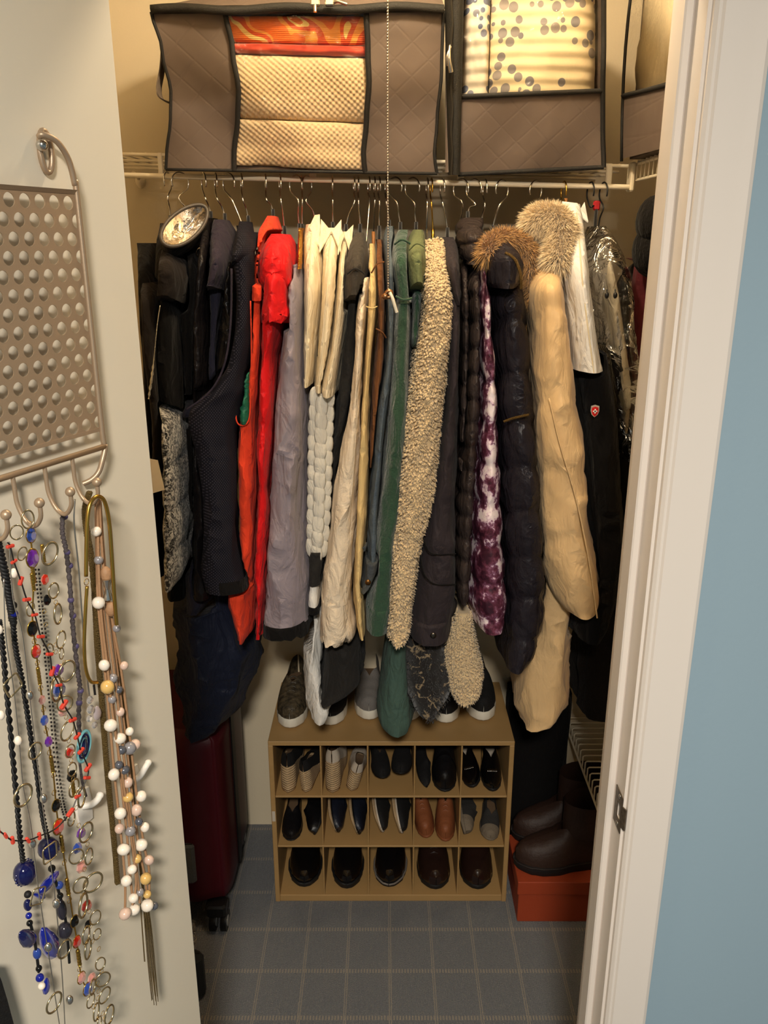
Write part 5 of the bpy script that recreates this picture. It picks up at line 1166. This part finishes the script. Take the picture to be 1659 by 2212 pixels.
MB().loft(R).build('bag_body', m_blk, tb)
for y in (1.975, 2.035): MB().tube(catmull([V((.37, y, .49)), V((.385, y, .60)), V((.425, y, .64)), V((.465, y, .60)), V((.48, y, .49))], 5), .006, 8).build('handle', m_blk, tb)

# ------------------------------------------------------------------ jewelry organizer on the door
ZERO = V((0, 0, 0))
def dsz(p):          # door coordinates (distance from the hinge edge, height) of a point
    q = p - DP; return -q.dot(DU), p.z
org_off = .016
org = thing('jewelry_organizer', 'champagne perforated metal jewelry organizer screwed to the door', 'jewelry organizer', doorp(.17, 1.3, 0))
sTR, zTR = dsz(atd(166, 411, org_off)); sBR, zBR = dsz(atd(213, 928, org_off)); sR = (sTR + sBR)/2
def PO(s, z, o=org_off): return doorp(s, z, o)
PW = .26
rows_n = 14; zt_, zb_ = zTR, zBR
pit_z = (zt_ - zb_ - .004) / rows_n; pit_s = .0186; rh = .0066
mb = MB(); ncol = int(PW / pit_s) + 1
def ringcell(s0, s1, z0, z1, cs, cz, r, k=16):
    """rectangle s0..s1 x z0..z1 with a round hole; k multiple of 8"""
    outer, inner = [], []
    for i in range(k):
        a = 2*math.pi*i/k; c_, s_ = math.cos(a), math.sin(a)
        inner.append((cs + r*c_, cz + r*s_))
        tx = ((s1 - cs)/c_ if c_ > 1e-9 else (s0 - cs)/c_ if c_ < -1e-9 else 1e9); tz = ((z1 - cz)/s_ if s_ > 1e-9 else (z0 - cz)/s_ if s_ < -1e-9 else 1e9)
        tt = min(tx, tz); outer.append((cs + c_*tt, cz + s_*tt))
    for a in (s0, s1):
        for b in (z0, z1):
            q = min(range(k), key=lambda i: (outer[i][0]-a)**2 + (outer[i][1]-b)**2); outer[q] = (a, b)
    cl_ = lambda L_: [(max(a, sR + .0003), b) for a, b in L_]
    inner, outer = cl_(inner), cl_(outer)
    th = .0012
    vf = [PO(a, b, org_off + th/2) for a, b in inner] + [PO(a, b, org_off + th/2) for a, b in outer] + [PO(a, b, org_off - th/2) for a, b in inner] + [PO(a, b, org_off - th/2) for a, b in outer]
    fs = []
    for i in range(k):
        j = (i + 1) % k; fs += [(i, j, k+j, k+i), (2*k+i, 3*k+i, 3*k+j, 2*k+j), (i, 2*k+i, 2*k+j, j)]
    mb.add(vf, fs, False)
for r in range(rows_n):
    z1 = zt_ - .004 - r*pit_z; z0 = z1 - pit_z; off = 0 if r % 2 else .5
    for c in range(ncol):
        s0 = sR + .002 + (c + off - .5)*pit_s; s1 = s0 + pit_s
        ringcell(s0, s1, z0, z1, (s0 + s1)/2, (z0 + z1)/2, rh, 24)
pan = mb.build('perforated_panel', m_bronze, org)
MB().loft([[PO(sR - .001, z, o) for z, o in ((zt_ - .004, org_off - .001), (zt_, org_off - .001), (zt_, org_off + .004), (zt_ - .004, org_off + .0012))], [PO(sR + PW, z, o) for z, o in ((zt_ - .004, org_off - .001), (zt_, org_off - .001), (zt_, org_off + .004), (zt_ - .004, org_off + .0012))]], smooth=False).build('top_flange', m_bronze, org)
MB().loft([[PO(sR, z, o) for z, o in ((zb_ - .002, org_off - .001), (zb_ + .002, org_off - .001), (zb_ + .002, org_off + .001), (zb_ - .002, org_off + .001))], [PO(sR + PW, z, o) for z, o in ((zb_ - .002, org_off - .001), (zb_ + .002, org_off - .001), (zb_ + .002, org_off + .001), (zb_ - .002, org_off + .001))]], smooth=False).build('bottom_flange', m_bronze, org)
fr = [atd(84, 296, .010), atd(92, 291, .014), atd(122, 305, .018), atd(148, 345, .018), atd(162, 400, .017), PO(sR - .001, zt_, .017), PO(sR - .001, (zt_+zb_)/2, .017), PO(sR - .001, zb_ - .005, .017)]
zbar = dsz(atd(218, 968, .02))[1]
fr += [PO(sR - .002, zbar, .018), atd(221, 995, .018), atd(213, 1020, .016), atd(198, 1036, .012), atd(179, 1045, .006)]
MB().tube(catmull(fr, 6), .0030, 10).build('frame_tube', m_bronze, org)
lp = [doorp(dsz(atd(92, 328))[0] + .0075*math.cos(a), dsz(atd(92, 328))[1] + .019*math.sin(a), .004) for a in [2*math.pi*i/24 for i in range(24)]]
MB().tube(lp, .0028, 8, closed=True).build('mount_loop', m_bronze, org)
p = atd(91, 314, .008); MB().sphere(p, .0058, 14, 10).build('screw_head', m_steel, org)
zq = dsz(atd(215, 968, .02))[1]
MB().tube([PO(sR - .001, zbar, .018), PO(sR + PW, zbar, .018)], .0032, 10).build('hook_bar', m_bronze, org)
HK = []
for (px, py) in ((156, 992), (97, 1014), (29, 1040), (-45, 1066)):
    s, z = dsz(atd(px, py, .018)); a = doorp(s, zbar, .018)
    pts = [a, doorp(s, zbar - .012, .018), doorp(s, zbar - .030, .019), doorp(s - .001, zbar - .046, .026), doorp(s - .001, zbar - .050, .037), doorp(s - .001, zbar - .040, .046), doorp(s - .001, zbar - .028, .047)]
    hk = MB().tube(catmull(pts, 5), .0023, 8).build('hook', m_bronze, org); HK.append((s, zbar - .048, .036))
    MB().sphere(doorp(s - .001, zbar - .025, .047), .0050, 14, 10).build('ball_tip', m_bronze, hk)

# ------------------------------------------------------------------ necklaces
def D(px, py, o=.024): return atd(px, py, o)
UNIT = {}
def unit(m, shape='ball'):
    k = (m.name, shape)
    if k not in UNIT:
        if shape == 'ball': mb = MB().sphere((0, 0, 0), 1, 12, 8)
        elif shape == 'gem':
            mb = MB(); mb.loft([[V((r*math.cos(2*math.pi*i/8), yy, r*math.sin(2*math.pi*i/8))) for i in range(8)] for r, yy in ((.55, -.6), (1, -.15), (1, .15), (.4, .6))], smooth=False)
        elif shape == 'ring': mb = MB().tube([V((math.cos(a), 0, math.sin(a))) for a in [2*math.pi*i/22 for i in range(22)]], .11, 6, closed=True)
        elif shape == 'square': mb = MB().tube([V((math.copysign(abs(math.cos(a))**.3, math.cos(a)), 0, math.copysign(abs(math.sin(a))**.3, math.sin(a)))) for a in [2*math.pi*i/28 for i in range(28)]], .10, 6, closed=True)
        elif shape == 'chip': mb = MB().box((-1, -.35, -.35), (1, .35, .35), .15)
        elif shape == 'coil': mb = MB().tube([V((0, 0, 1 - 2*i/24)) for i in range(25)], lambda t: .2 + .05*math.sin(t*90), 8)
        elif shape == 'leaf': mb = MB().loft([[V((w_*math.cos(a), .3*w_*math.sin(a), z)) for a in [2*math.pi*i/12 for i in range(12)]] for w_, z in ((.1, 1), (.5, .8), (.85, .3), (1, -.2), (.8, -.7), (.15, -1))])
        UNIT[k] = mb.mesh(shape, m)
    return UNIT[k]
DROT = -DA                                    # facing turned with the door
def pxm(py): return 1.0 / 2150.0 * (1 + (py - 525)/2300.)   # metres per photo pixel on the door
def bead(t, px, py, r, m, shape='ball', sx=1., sz=1., rot=0., o=.024, name='bead', spin=0.):
    k = (D(px, py, o) - V((0, 0, CAMZ))).dot(_fw)/F*r; e = Matrix.Rotation(math.pi/2 - DA + math.radians(spin), 3, 'Z') @ Matrix.Rotation(math.radians(rot), 3, 'Y')
    return inst(name, unit(m, shape), t, D(px, py, o), e.to_euler(), (k*sx, k, k*sz))
def cord(t, pts, r, m, name='cord', n=6, o=.024, braid=0):
    P = catmull([D(p[0], p[1], p[2] if len(p) > 2 else o) for p in pts], 8)
    if braid:
        Q = []
        for a, b in zip(P, P[1:]): Q += [a.lerp(b, k/6) for k in range(6)]
        mb = MB()
        for ph in (0, math.pi):
            mb.tube([q + (DN*math.cos(i*.55 + ph) + DU*math.sin(i*.55 + ph))*braid for i, q in enumerate(Q)], r, 5)
        return mb.build(name, m, t)
    return MB().tube(P, r, n).build(name, m, t)
def neck(label, px, py): return thing('necklace', label, 'necklace', D(px, py), 'necklaces on the door organizer')
gl = lambda n, c, tr=.35: mat(n, c, .12, trans=tr, coat=.3)
g_blue = gl('cobalt_glass', (20, 34, 150)); g_dblue = gl('midnight_glass', (16, 20, 74), .2); g_pur = gl('purple_crystal', (110, 40, 160)); g_redc = gl('red_crystal', (200, 40, 20)); g_pink = gl('pink_crystal', (226, 160, 150), .5); g_lblue = gl('sapphire_crystal', (50, 80, 170)); g_blk = mat('black_onyx', (10, 10, 10), .1)
g_coral = mat('coral', (206, 62, 44), .45, bump=(300, .3)); g_grey = mat('slate_bead', (78, 70, 72), .7, bump=(500, .6)); g_lav = mat('lavender_bead', (82, 72, 110), .5)
p_w = mat('white_pearl', (238, 226, 210), .22, coat=.5); p_g = mat('grey_pearl', (150, 146, 148), .2, coat=.5, metal=.2); p_d = mat('dark_pearl', (96, 98, 106), .2, coat=.5, metal=.3); p_y = mat('golden_pearl', (216, 176, 104), .25, coat=.4); p_p = mat('pink_pearl', (214, 184, 166), .25, coat=.4)
m_cordk = mat('black_silk_cord', (12, 12, 14), .6); m_lthr = mat('tan_leather_cord', (162, 124, 90), .6, bump=(400, .2)); m_goldc = mat('soft_gold_chain', (190, 152, 72), .3, metal=1); m_silv = mat('silver_chain', (205, 200, 192), .25, metal=1); m_olive = mat('olive_seed_beads', (112, 92, 52), .35, metal=.6, bump=(900, 1.)); m_pgold = mat('pale_gold_link', (196, 176, 136), .25, metal=1)
m_gun = mat('gunmetal_chain', (70, 66, 64), .35, metal=.9)
# black braided cord with blue glass
t = neck('black braided cord necklace with cobalt glass pendants', 60, 2000)
cord(t, [(-6, 1168), (10, 1235), (22, 1300), (28, 1340)], .0022, m_cordk, braid=.0022)
cord(t, [(28, 1340), (34, 1400), (48, 1470), (62, 1560), (78, 1660), (92, 1760), (104, 1815)], .0016, m_cordk, braid=.0015)
cord(t, [(-2, 1340), (6, 1400), (18, 1530), (32, 1680), (42, 1790), (50, 1862)], .0016, m_cordk, braid=.0015)
for px, py, r, m, kw in ((28, 1308, 9, m_cordk, {}), (28, 1326, 11, g_blue, dict(sz=.8)), (29, 1345, 8, m_cordk, {}), (53, 1886, 24, g_dblue, dict(sz=1.15)), (105, 1832, 23, g_dblue, dict(sz=1.1)), (60, 1932, 8, m_cordk, {}), (60, 1955, 9, g_dblue, dict(sz=1.6)), (62, 1978, 7, g_blue, {}), (64, 1994, 7, g_blk, {}),
        (112, 1876, 8, g_blk, {}), (128, 1912, 9, g_lblue, {}), (130, 1935, 7, g_blk, {}), (133, 1965, 11, mat('smoky_glass', (60, 58, 70), .15, trans=.5), dict(sz=2.4)), (140, 2010, 16, MATS['smoky_glass'], dict(sz=1.2)), (80, 2060, 9, g_lblue, dict(sz=1.5)), (84, 2092, 7, g_blk, {}), (86, 2112, 9, g_blue, {}), (90, 2130, 8, p_w, {})):
    bead(t, px, py, r, m, **kw)
for i in range(7):
    a = i/6; bead(t, 53, 1862 + 46*a, 25*math.sin(.5 + 2.2*a), g_dblue, 'ring', o=.024, name='glass_coil', spin=0, sz=.25)
bead(t, 106, 1906, 31, g_blue, 'leaf', sx=.42, rot=80, name='glass_pendant', o=.026); bead(t, 58, 2026, 33, g_dblue, 'leaf', sx=.55, rot=-28, name='glass_pendant', o=.026); bead(t, 106, 2036, 52, g_blue, 'leaf', sx=.40, rot=-14, name='glass_pendant', o=.022); bead(t, 100, 2130, 20, g_blue, 'leaf', sx=.5, rot=10, name='glass_pendant', o=.024); bead(t, 85, 1935, 22, g_blue, 'leaf', sx=.3, rot=-40, name='glass_pendant', o=.02)
cord(t, [(66, 1996), (76, 2040), (84, 2100)], .0016, m_cordk); cord(t, [(112, 1880), (128, 1930), (142, 1990), (150, 2080)], .0016, m_cordk)
# fine silver chain with squares, rings and ovals
t = neck('fine silver chain necklace with open squares, rings and oval beads', 100, 2100)
cord(t, [(20, 1170), (28, 1290), (48, 1370), (62, 1490), (75, 1600), (92, 1740), (105, 1830), (120, 1950), (128, 2030), (135, 2120), (140, 2212)], .0006, m_silv, 'fine_chain', 5, .050)
cord(t, [(8, 1250), (12, 1370), (28, 1480), (40, 1590), (50, 1700), (66, 1780), (80, 1900), (95, 2000), (108, 2080), (117, 2140), (128, 2212)], .0006, m_silv, 'fine_chain', 5, .050)
for px, py, r, sh_, kw in ((28, 1480, 20, 'square', dict(rot=-18)), (76, 1622, 18, 'ring', {}), (50, 1718, 24, 'ring', dict(rot=10)), (108, 1842, 19, 'square', dict(rot=4)), (82, 1936, 18, 'square', dict(rot=30)), (140, 2050, 19, 'ring', dict(rot=25)), (117, 2166, 21, 'ring', {})):
    bead(t, px, py, r, m_pgold, sh_, name='open_link', o=.050, **kw)
for px, py in ((64, 1502), (39, 1600), (94, 1725), (70, 1822), (121, 1952), (104, 2046), (150, 2160), (30, 1238), (-2, 1360), (2, 1545)): bead(t, px, py, 8, p_w if px < 40 else m_silv, sz=1.4, name='oval_bead', o=.050)
# gold chain with coloured crystals
t = neck('gold chain necklace of black, red, blue and purple crystals', 130, 1900)
path = [(66, 1126), (66, 1156), (70, 1206), (72, 1265), (70, 1330), (72, 1362), (78, 1407), (84, 1460), (91, 1512), (96, 1556), (105, 1602), (112, 1650), (117, 1690), (121, 1740), (127, 1786), (134, 1822), (140, 1864), (148, 1915), (158, 1985), (166, 2032), (170, 2070), (176, 2112), (188, 2136)]
cord(t, path, .0009, m_goldc, 'gold_chain', 5, .030)
for px, py, r, m in ((67, 1156, 13, g_lblue), (70, 1206, 16, g_pur), (70, 1358, 13, g_blk), (78, 1407, 12, g_redc), (91, 1512, 9, g_pink), (96, 1556, 10, g_lblue), (105, 1602, 10, g_pur), (121, 1740, 11, g_blk), (126, 1786, 14, g_redc), (161, 1990, 11, g_blk), (166, 2034, 11, g_redc), (176, 2112, 11, g_pink), (189, 2136, 12, g_lblue), (97, 1252, 10, g_redc), (102, 1296, 10, g_blk)):
    b = bead(t, px, py, r, m, 'gem', sz=1.25, o=.031, name='crystal')
    if r > 10: bead(t, px, py, r*1.03, m_goldc, 'ring', sz=1.25, o=.0305, name='bezel')
for px, py in ((93, 1195), (71, 1257), (84, 1460), (112, 1650), (134, 1822), (146, 1915), (170, 2068), (72, 1240), (158, 1700)): bead(t, px, py, 20, m_goldc, 'coil', o=.030, name='gold_bar')
for px, py in ((74, 1385), (81, 1432), (88, 1487), (94, 1532), (100, 1578), (107, 1625), (116, 1674), (117, 1712), (139, 1863), (150, 1945), (172, 2092)): bead(t, px, py, 6, m_goldc, 'ring', o=.030, name='jump_ring')
# big link chain with more crystals
t = neck('pale gold chain of large open hoops with scattered crystals', 180, 2000)
hoops = [(60, 1122, 20), (36, 1150, 16), (108, 1196, 25), (48, 1196, 15), (116, 1276, 17), (125, 1326, 22), (66, 1316, 15), (132, 1382, 19), (108, 1404, 16), (133, 1412, 12), (145, 1450, 23), (122, 1488, 27), (140, 1520, 18), (146, 1578, 22), (152, 1622, 15), (156, 1662, 16), (160, 1702, 19), (176, 1722, 21), (154, 1768, 17), (186, 1798, 21), (192, 1850, 18), (165, 1850, 18), (201, 1906, 22), (174, 1912, 18), (180, 1956, 25), (206, 1982, 17), (186, 2020, 19), (190, 2050, 20), (210, 2018, 14), (217, 2082, 17), (222, 2116, 18), (200, 2132, 16), (226, 2150, 17), (196, 2162, 15), (208, 2186, 18), (236, 2192, 21), (215, 2208, 14)]
rr = random.Random(3)
for px, py, r in hoops: bead(t, px, py, r, m_pgold, 'ring', sx=rr.uniform(.7, 1), rot=rr.uniform(-40, 40), spin=rr.uniform(-25, 25), o=.043, name='hoop_link')
for (a, b, r1), (c, d, r2) in zip(hoops[4:], hoops[5:]): bead(t, (a + c)/2, (b + d)/2, 5, m_goldc, 'ring', o=.043, name='jump_ring')
for px, py, r, m in ((126, 1447, 14, g_pur), (128, 1490, 16, g_lblue), (136, 1536, 12, g_pink), (150, 1626, 12, g_redc), (155, 1676, 13, g_blk), (175, 1800, 12, g_pur), (167, 1832, 12, g_lblue), (176, 1872, 14, g_pink), (187, 1957, 13, g_redc), (190, 1996, 9, g_blk), (198, 2112, 11, g_pink)): bead(t, px, py, r, m, 'gem', o=.031, name='crystal')
# double black ball chain
t = neck('double strand of tiny gunmetal ball chain', 110, 1600)
mb = MB()
for dx in (0, 7):
    P = catmull([D(p[0] + dx, p[1], .008) for p in ((76, 1222), (80, 1270), (86, 1320), (94, 1390), (101, 1460), (108, 1530), (114, 1600), (122, 1680), (132, 1740), (142, 1775))], 16)
    acc = 0
    for a, b in zip(P, P[1:]):
        acc += (b - a).length
        if acc > .0034: mb.sphere(b, .0013, 6, 4); acc = 0
mb.build('ball_chain', m_gun, t)
# coral
t = neck('red coral chip necklace on dark thread', 90, 1800)
cp_ = [(16, 1172), (22, 1180), (30, 1213), (45, 1255), (58, 1295), (75, 1328), (88, 1375), (107, 1413), (113, 1450), (127, 1480), (138, 1522), (157, 1555), (167, 1590), (175, 1622), (190, 1658), (188, 1680), (168, 1720), (152, 1755), (120, 1790), (85, 1806), (60, 1815), (27, 1815), (12, 1805), (-4, 1793)]
cord(t, cp_, .0008, m_gun, 'thread', 5, .056)
for k, (px, py) in enumerate(cp_[1:]):
    if k in (17,): continue
    bead(t, px, py, rr.uniform(9, 13), g_coral, 'chip', rot=rr.uniform(-60, 60) if k < 18 else rr.uniform(60, 100), sx=.9, sz=.9, o=.056, name='coral_chip')
# grey stone strand with swirl pendant
t = neck('slate bead strand with lavender beads and swirl pendant', 175, 1600)
gp_ = [(136, 1108), (135, 1150), (143, 1190), (150, 1250), (155, 1320), (160, 1380), (168, 1450), (173, 1490), (170, 1540), (172, 1600)]
P = catmull([D(a, b, .018) for a, b in gp_], 12); MB().tube(P, lambda u: .0016 + .0014*abs(math.sin(u*120)), 7).build('stone_strand', g_grey, t)
for px, py in ((140, 1116), (145, 1193), (151, 1222), (153, 1296), (164, 1396), (174, 1492), (171, 1518), (158, 1330)): bead(t, px, py, 7, g_lav, o=.018, name='round_bead')
for k in range(4): bead(t, 181, 1612, 34 - k*8, g_dblue if k % 2 else mat('turquoise_seed', (110, 170, 176), .4), 'ring', sx=.55, rot=18, o=.034, name='pendant_ring')
bead(t, 181, 1612, 22, g_dblue, 'leaf', sx=.6, rot=16, o=.033, name='pendant_stone')
cord(t, [(172, 1646), (178, 1690), (186, 1720)], .0015, g_grey)
# gold snake chain
t = neck('smooth gold snake chain looped over the hook end', 220, 1300)
cord(t, [(186, 1245), (187, 1170), (190, 1110), (198, 1082), (212, 1072), (226, 1084), (236, 1130), (242, 1210), (247, 1290), (252, 1350)], .0021, m_goldc, 'snake_chain', 8, .056)
cord(t, [(188, 1266), (184, 1330), (182, 1400), (186, 1448), (196, 1472), (210, 1474)], .0019, m_goldc, 'snake_chain', 8, .036)
bead(t, 187, 1257, 7, m_goldc, 'ring', o=.04, name='clasp')
t = neck('thin silver chain with clear crystal drops', 195, 1520)
cord(t, [(162, 1078), (160, 1130), (170, 1230), (178, 1340), (186, 1440), (194, 1510)], .0009, m_silv, 'thin_chain', 6, .022)
cr_ = mat('clear_crystal', (210, 206, 204), .08, trans=.7)
for px, py, r in ((194, 1512, 9), (195, 1532, 10), (193, 1552, 8), (204, 1566, 8)): bead(t, px, py, r, cr_, 'gem', o=.026, name='crystal_drop')
bead(t, 210, 1540, 17, mat('moonstone', (190, 176, 178), .2, trans=.3), 'leaf', sx=.7, o=.024, name='stone_drop'); bead(t, 204, 1490, 12, m_gun, 'coil', o=.025, name='barrel')
# olive seed bead rope with chain tassel
t = neck('olive seed bead rope ending in a long chain tassel', 320, 2160)
P = catmull([D(a, b, .020) for a, b in ((193, 1064), (184, 1100), (188, 1150), (198, 1210), (205, 1290), (211, 1400), (221, 1520), (228, 1620), (237, 1720), (247, 1820), (254, 1908))], 30)
rq = random.Random(9); mb = MB()
Q = [a.lerp(b, k/3) for a, b in zip(P, P[1:]) for k in range(3)]
for ph in (0, 2.1, 4.2): mb.tube([q + (DN*math.cos(i*.5 + ph) + DU*math.sin(i*.5 + ph))*.0019 for i, q in enumerate(Q)], .0019, 5)
mb.build('bead_rope', m_olive, t)
P = catmull([D(a, b, .022) for a, b in ((212, 1072), (222, 1200), (240, 1330), (262, 1480), (278, 1620), (292, 1760), (304, 1880), (312, 1940))], 20)
MB().tube(P, lambda u: .0018 + .0006*noise.noise(V((u*160, 3, 0))), 8).build('bead_rope', m_olive, t)
for k in range(11):
    dx = -10 + k*2.0; yb_ = (2150 + rq.uniform(0, 24)) if k > 1 else 2077
    cord(t, [(312 + dx*.6, 1940), (319 + dx*.9, 2010), (326 + dx*.95, 2090), (333 + dx*.85, yb_)] if k > 1 else [(308 + dx*.5, 1950), (313 + dx*.6, 2010), (318 + dx*.6, yb_)], 0.00055, m_olive, 'tassel_chain', 5, .028 + .0015*(k % 3))
# leather cords with pearls
t = neck('tan leather cord necklace strung with white, grey and golden pearls', 280, 1900)
ends = [((207, 1075), (208, 1150), (212, 1300), (226, 1440), (238, 1570), (248, 1680), (260, 1790), (270, 1900), (270, 1972)),
        ((210, 1073), (214, 1210), (224, 1330), (240, 1470), (252, 1590), (262, 1690), (274, 1800), (282, 1900), (290, 1962)),
        ((214, 1074), (220, 1180), (232, 1330), (250, 1480), (264, 1600), (276, 1720), (290, 1830), (300, 1925), (302, 1950)),
        ((214, 1076), (226, 1230), (240, 1340), (256, 1470), (272, 1600), (288, 1740), (300, 1830), (314, 1900), (318, 1955)),
        ((216, 1078), (228, 1240), (244, 1350), (262, 1450), (280, 1590), (298, 1740), (312, 1830), (322, 1880), (322, 1950)),
        ((210, 1078), (216, 1290), (232, 1440), (246, 1560), (268, 1700), (282, 1800), (294, 1900), (286, 1955))]
for k, e in enumerate(ends): cord(t, e, .0016, m_lthr, 'leather_cord', 6, .036 + .003*(k % 3))
for px, py, r, m in ((208, 1148, 11, p_w), (213, 1210, 10, p_g), (213, 1302, 14, p_w), (252, 1357, 9, p_g), (225, 1437, 12, p_w), (268, 1438, 9, p_p), (243, 1465, 11, p_g), (232, 1484, 15, p_y), (256, 1490, 9, p_d), (242, 1511, 9, p_g), (260, 1538, 9, p_p), (239, 1567, 14, p_w), (259, 1595, 13, p_w), (280, 1616, 14, p_g), (292, 1608, 12, p_p), (257, 1652, 9, p_d), (269, 1663, 11, p_d), (246, 1673, 12, p_w), (275, 1690, 12, p_p), (276, 1722, 12, p_y), (305, 1720, 12, p_w), (260, 1757, 13, p_w), (295, 1750, 12, p_p), (281, 1795, 12, p_g), (313, 1787, 10, p_w), (258, 1790, 10, p_p), (267, 1835, 14, p_w), (305, 1825, 14, p_w), (296, 1855, 10, p_y), (322, 1858, 11, p_p), (285, 1878, 11, p_w), (315, 1898, 12, p_y), (273, 1903, 12, p_w), (302, 1927, 9, p_g), (318, 1932, 9, p_y), (288, 1940, 11, p_w), (318, 1956, 14, p_w), (290, 1965, 12, p_w), (270, 1974, 13, p_p), (333, 1957, 9, p_d), (280, 1580, 9, p_w), (262, 1620, 10, p_d), (300, 1775, 9, p_d)):
    bead(t, px, py, r, m, sz=rr.uniform(.88, 1.12), sx=rr.uniform(.95, 1.1), rot=rr.uniform(-30, 30), o=.042, name='pearl')
hgp = D(232, 1272, .046)
MB().loft([[hgp + (DU*math.cos(a) + DN*math.sin(a))*r_ + V((.002*z_*100*.2, 0, z_)) for a in [2*math.pi*i/12 for i in range(12)]] for z_, r_ in ((-.012, .0058), (-.0115, .0058), (-.001, .0028), (.001, .0028), (.0115, .0058), (.012, .0058))]).build('hourglass_bead', m_silv, t)
for px, py in ((229, 1240), (239, 1316)): MB().sphere(D(px, py, .044), (.0065, .006, .009), 10, 8).build('leather_knot', m_lthr, t)
# adhesive hooks
m_wp = mat('white_plastic_hook', (232, 226, 216), .4)
for (bx, by, ex, ey), lab in (((284, 1690, 320, 1652), 'white plastic adhesive hook beside the pearl strands'), ((178, 1742, 216, 1722), 'white plastic adhesive hook behind the crystal necklaces')):
    b0 = atd(bx, by, 0); t = thing('adhesive_hook', lab, 'hook', b0, 'white hooks on the door')
    s, z = dsz(b0); MB().loft([[doorp(s + a, z + b, o) for a, b in ((-.010, -.022), (.010, -.022), (.012, 0), (.010, .022), (-.010, .022), (-.012, 0))] for o in (.0005, .004)], smooth=False).build('base_plate', m_wp, t)
    MB().tube(catmull([atd(bx, by, .004), atd((bx + ex)/2, (by + ey)/2 + 6, .012), atd(ex - 6, ey + 6, .018), atd(ex, ey - 4, .018)], 5), .0040, 10).sphere(atd(ex, ey - 4, .018), .0045).build('peg', m_wp, t)
# dark woven strap in the corner of the door
t = thing('shoulder_strap', 'black woven strap hanging low on the open door', 'strap', atd(0, 2200, .02))
R = [[atd(a, b, o) for a, o in ((l, .02), (r, .02), (r, .026), (l, .026))] for b, l, r in ((2090, -60, -8), (2120, -60, 4), (2160, -50, 16), (2212, -40, 30), (2260, -30, 40))]
MB().loft(R, smooth=False).build('strap_web', fab('black_woven_strap', (14, 12, 12), bump=(300, 1.)), t)
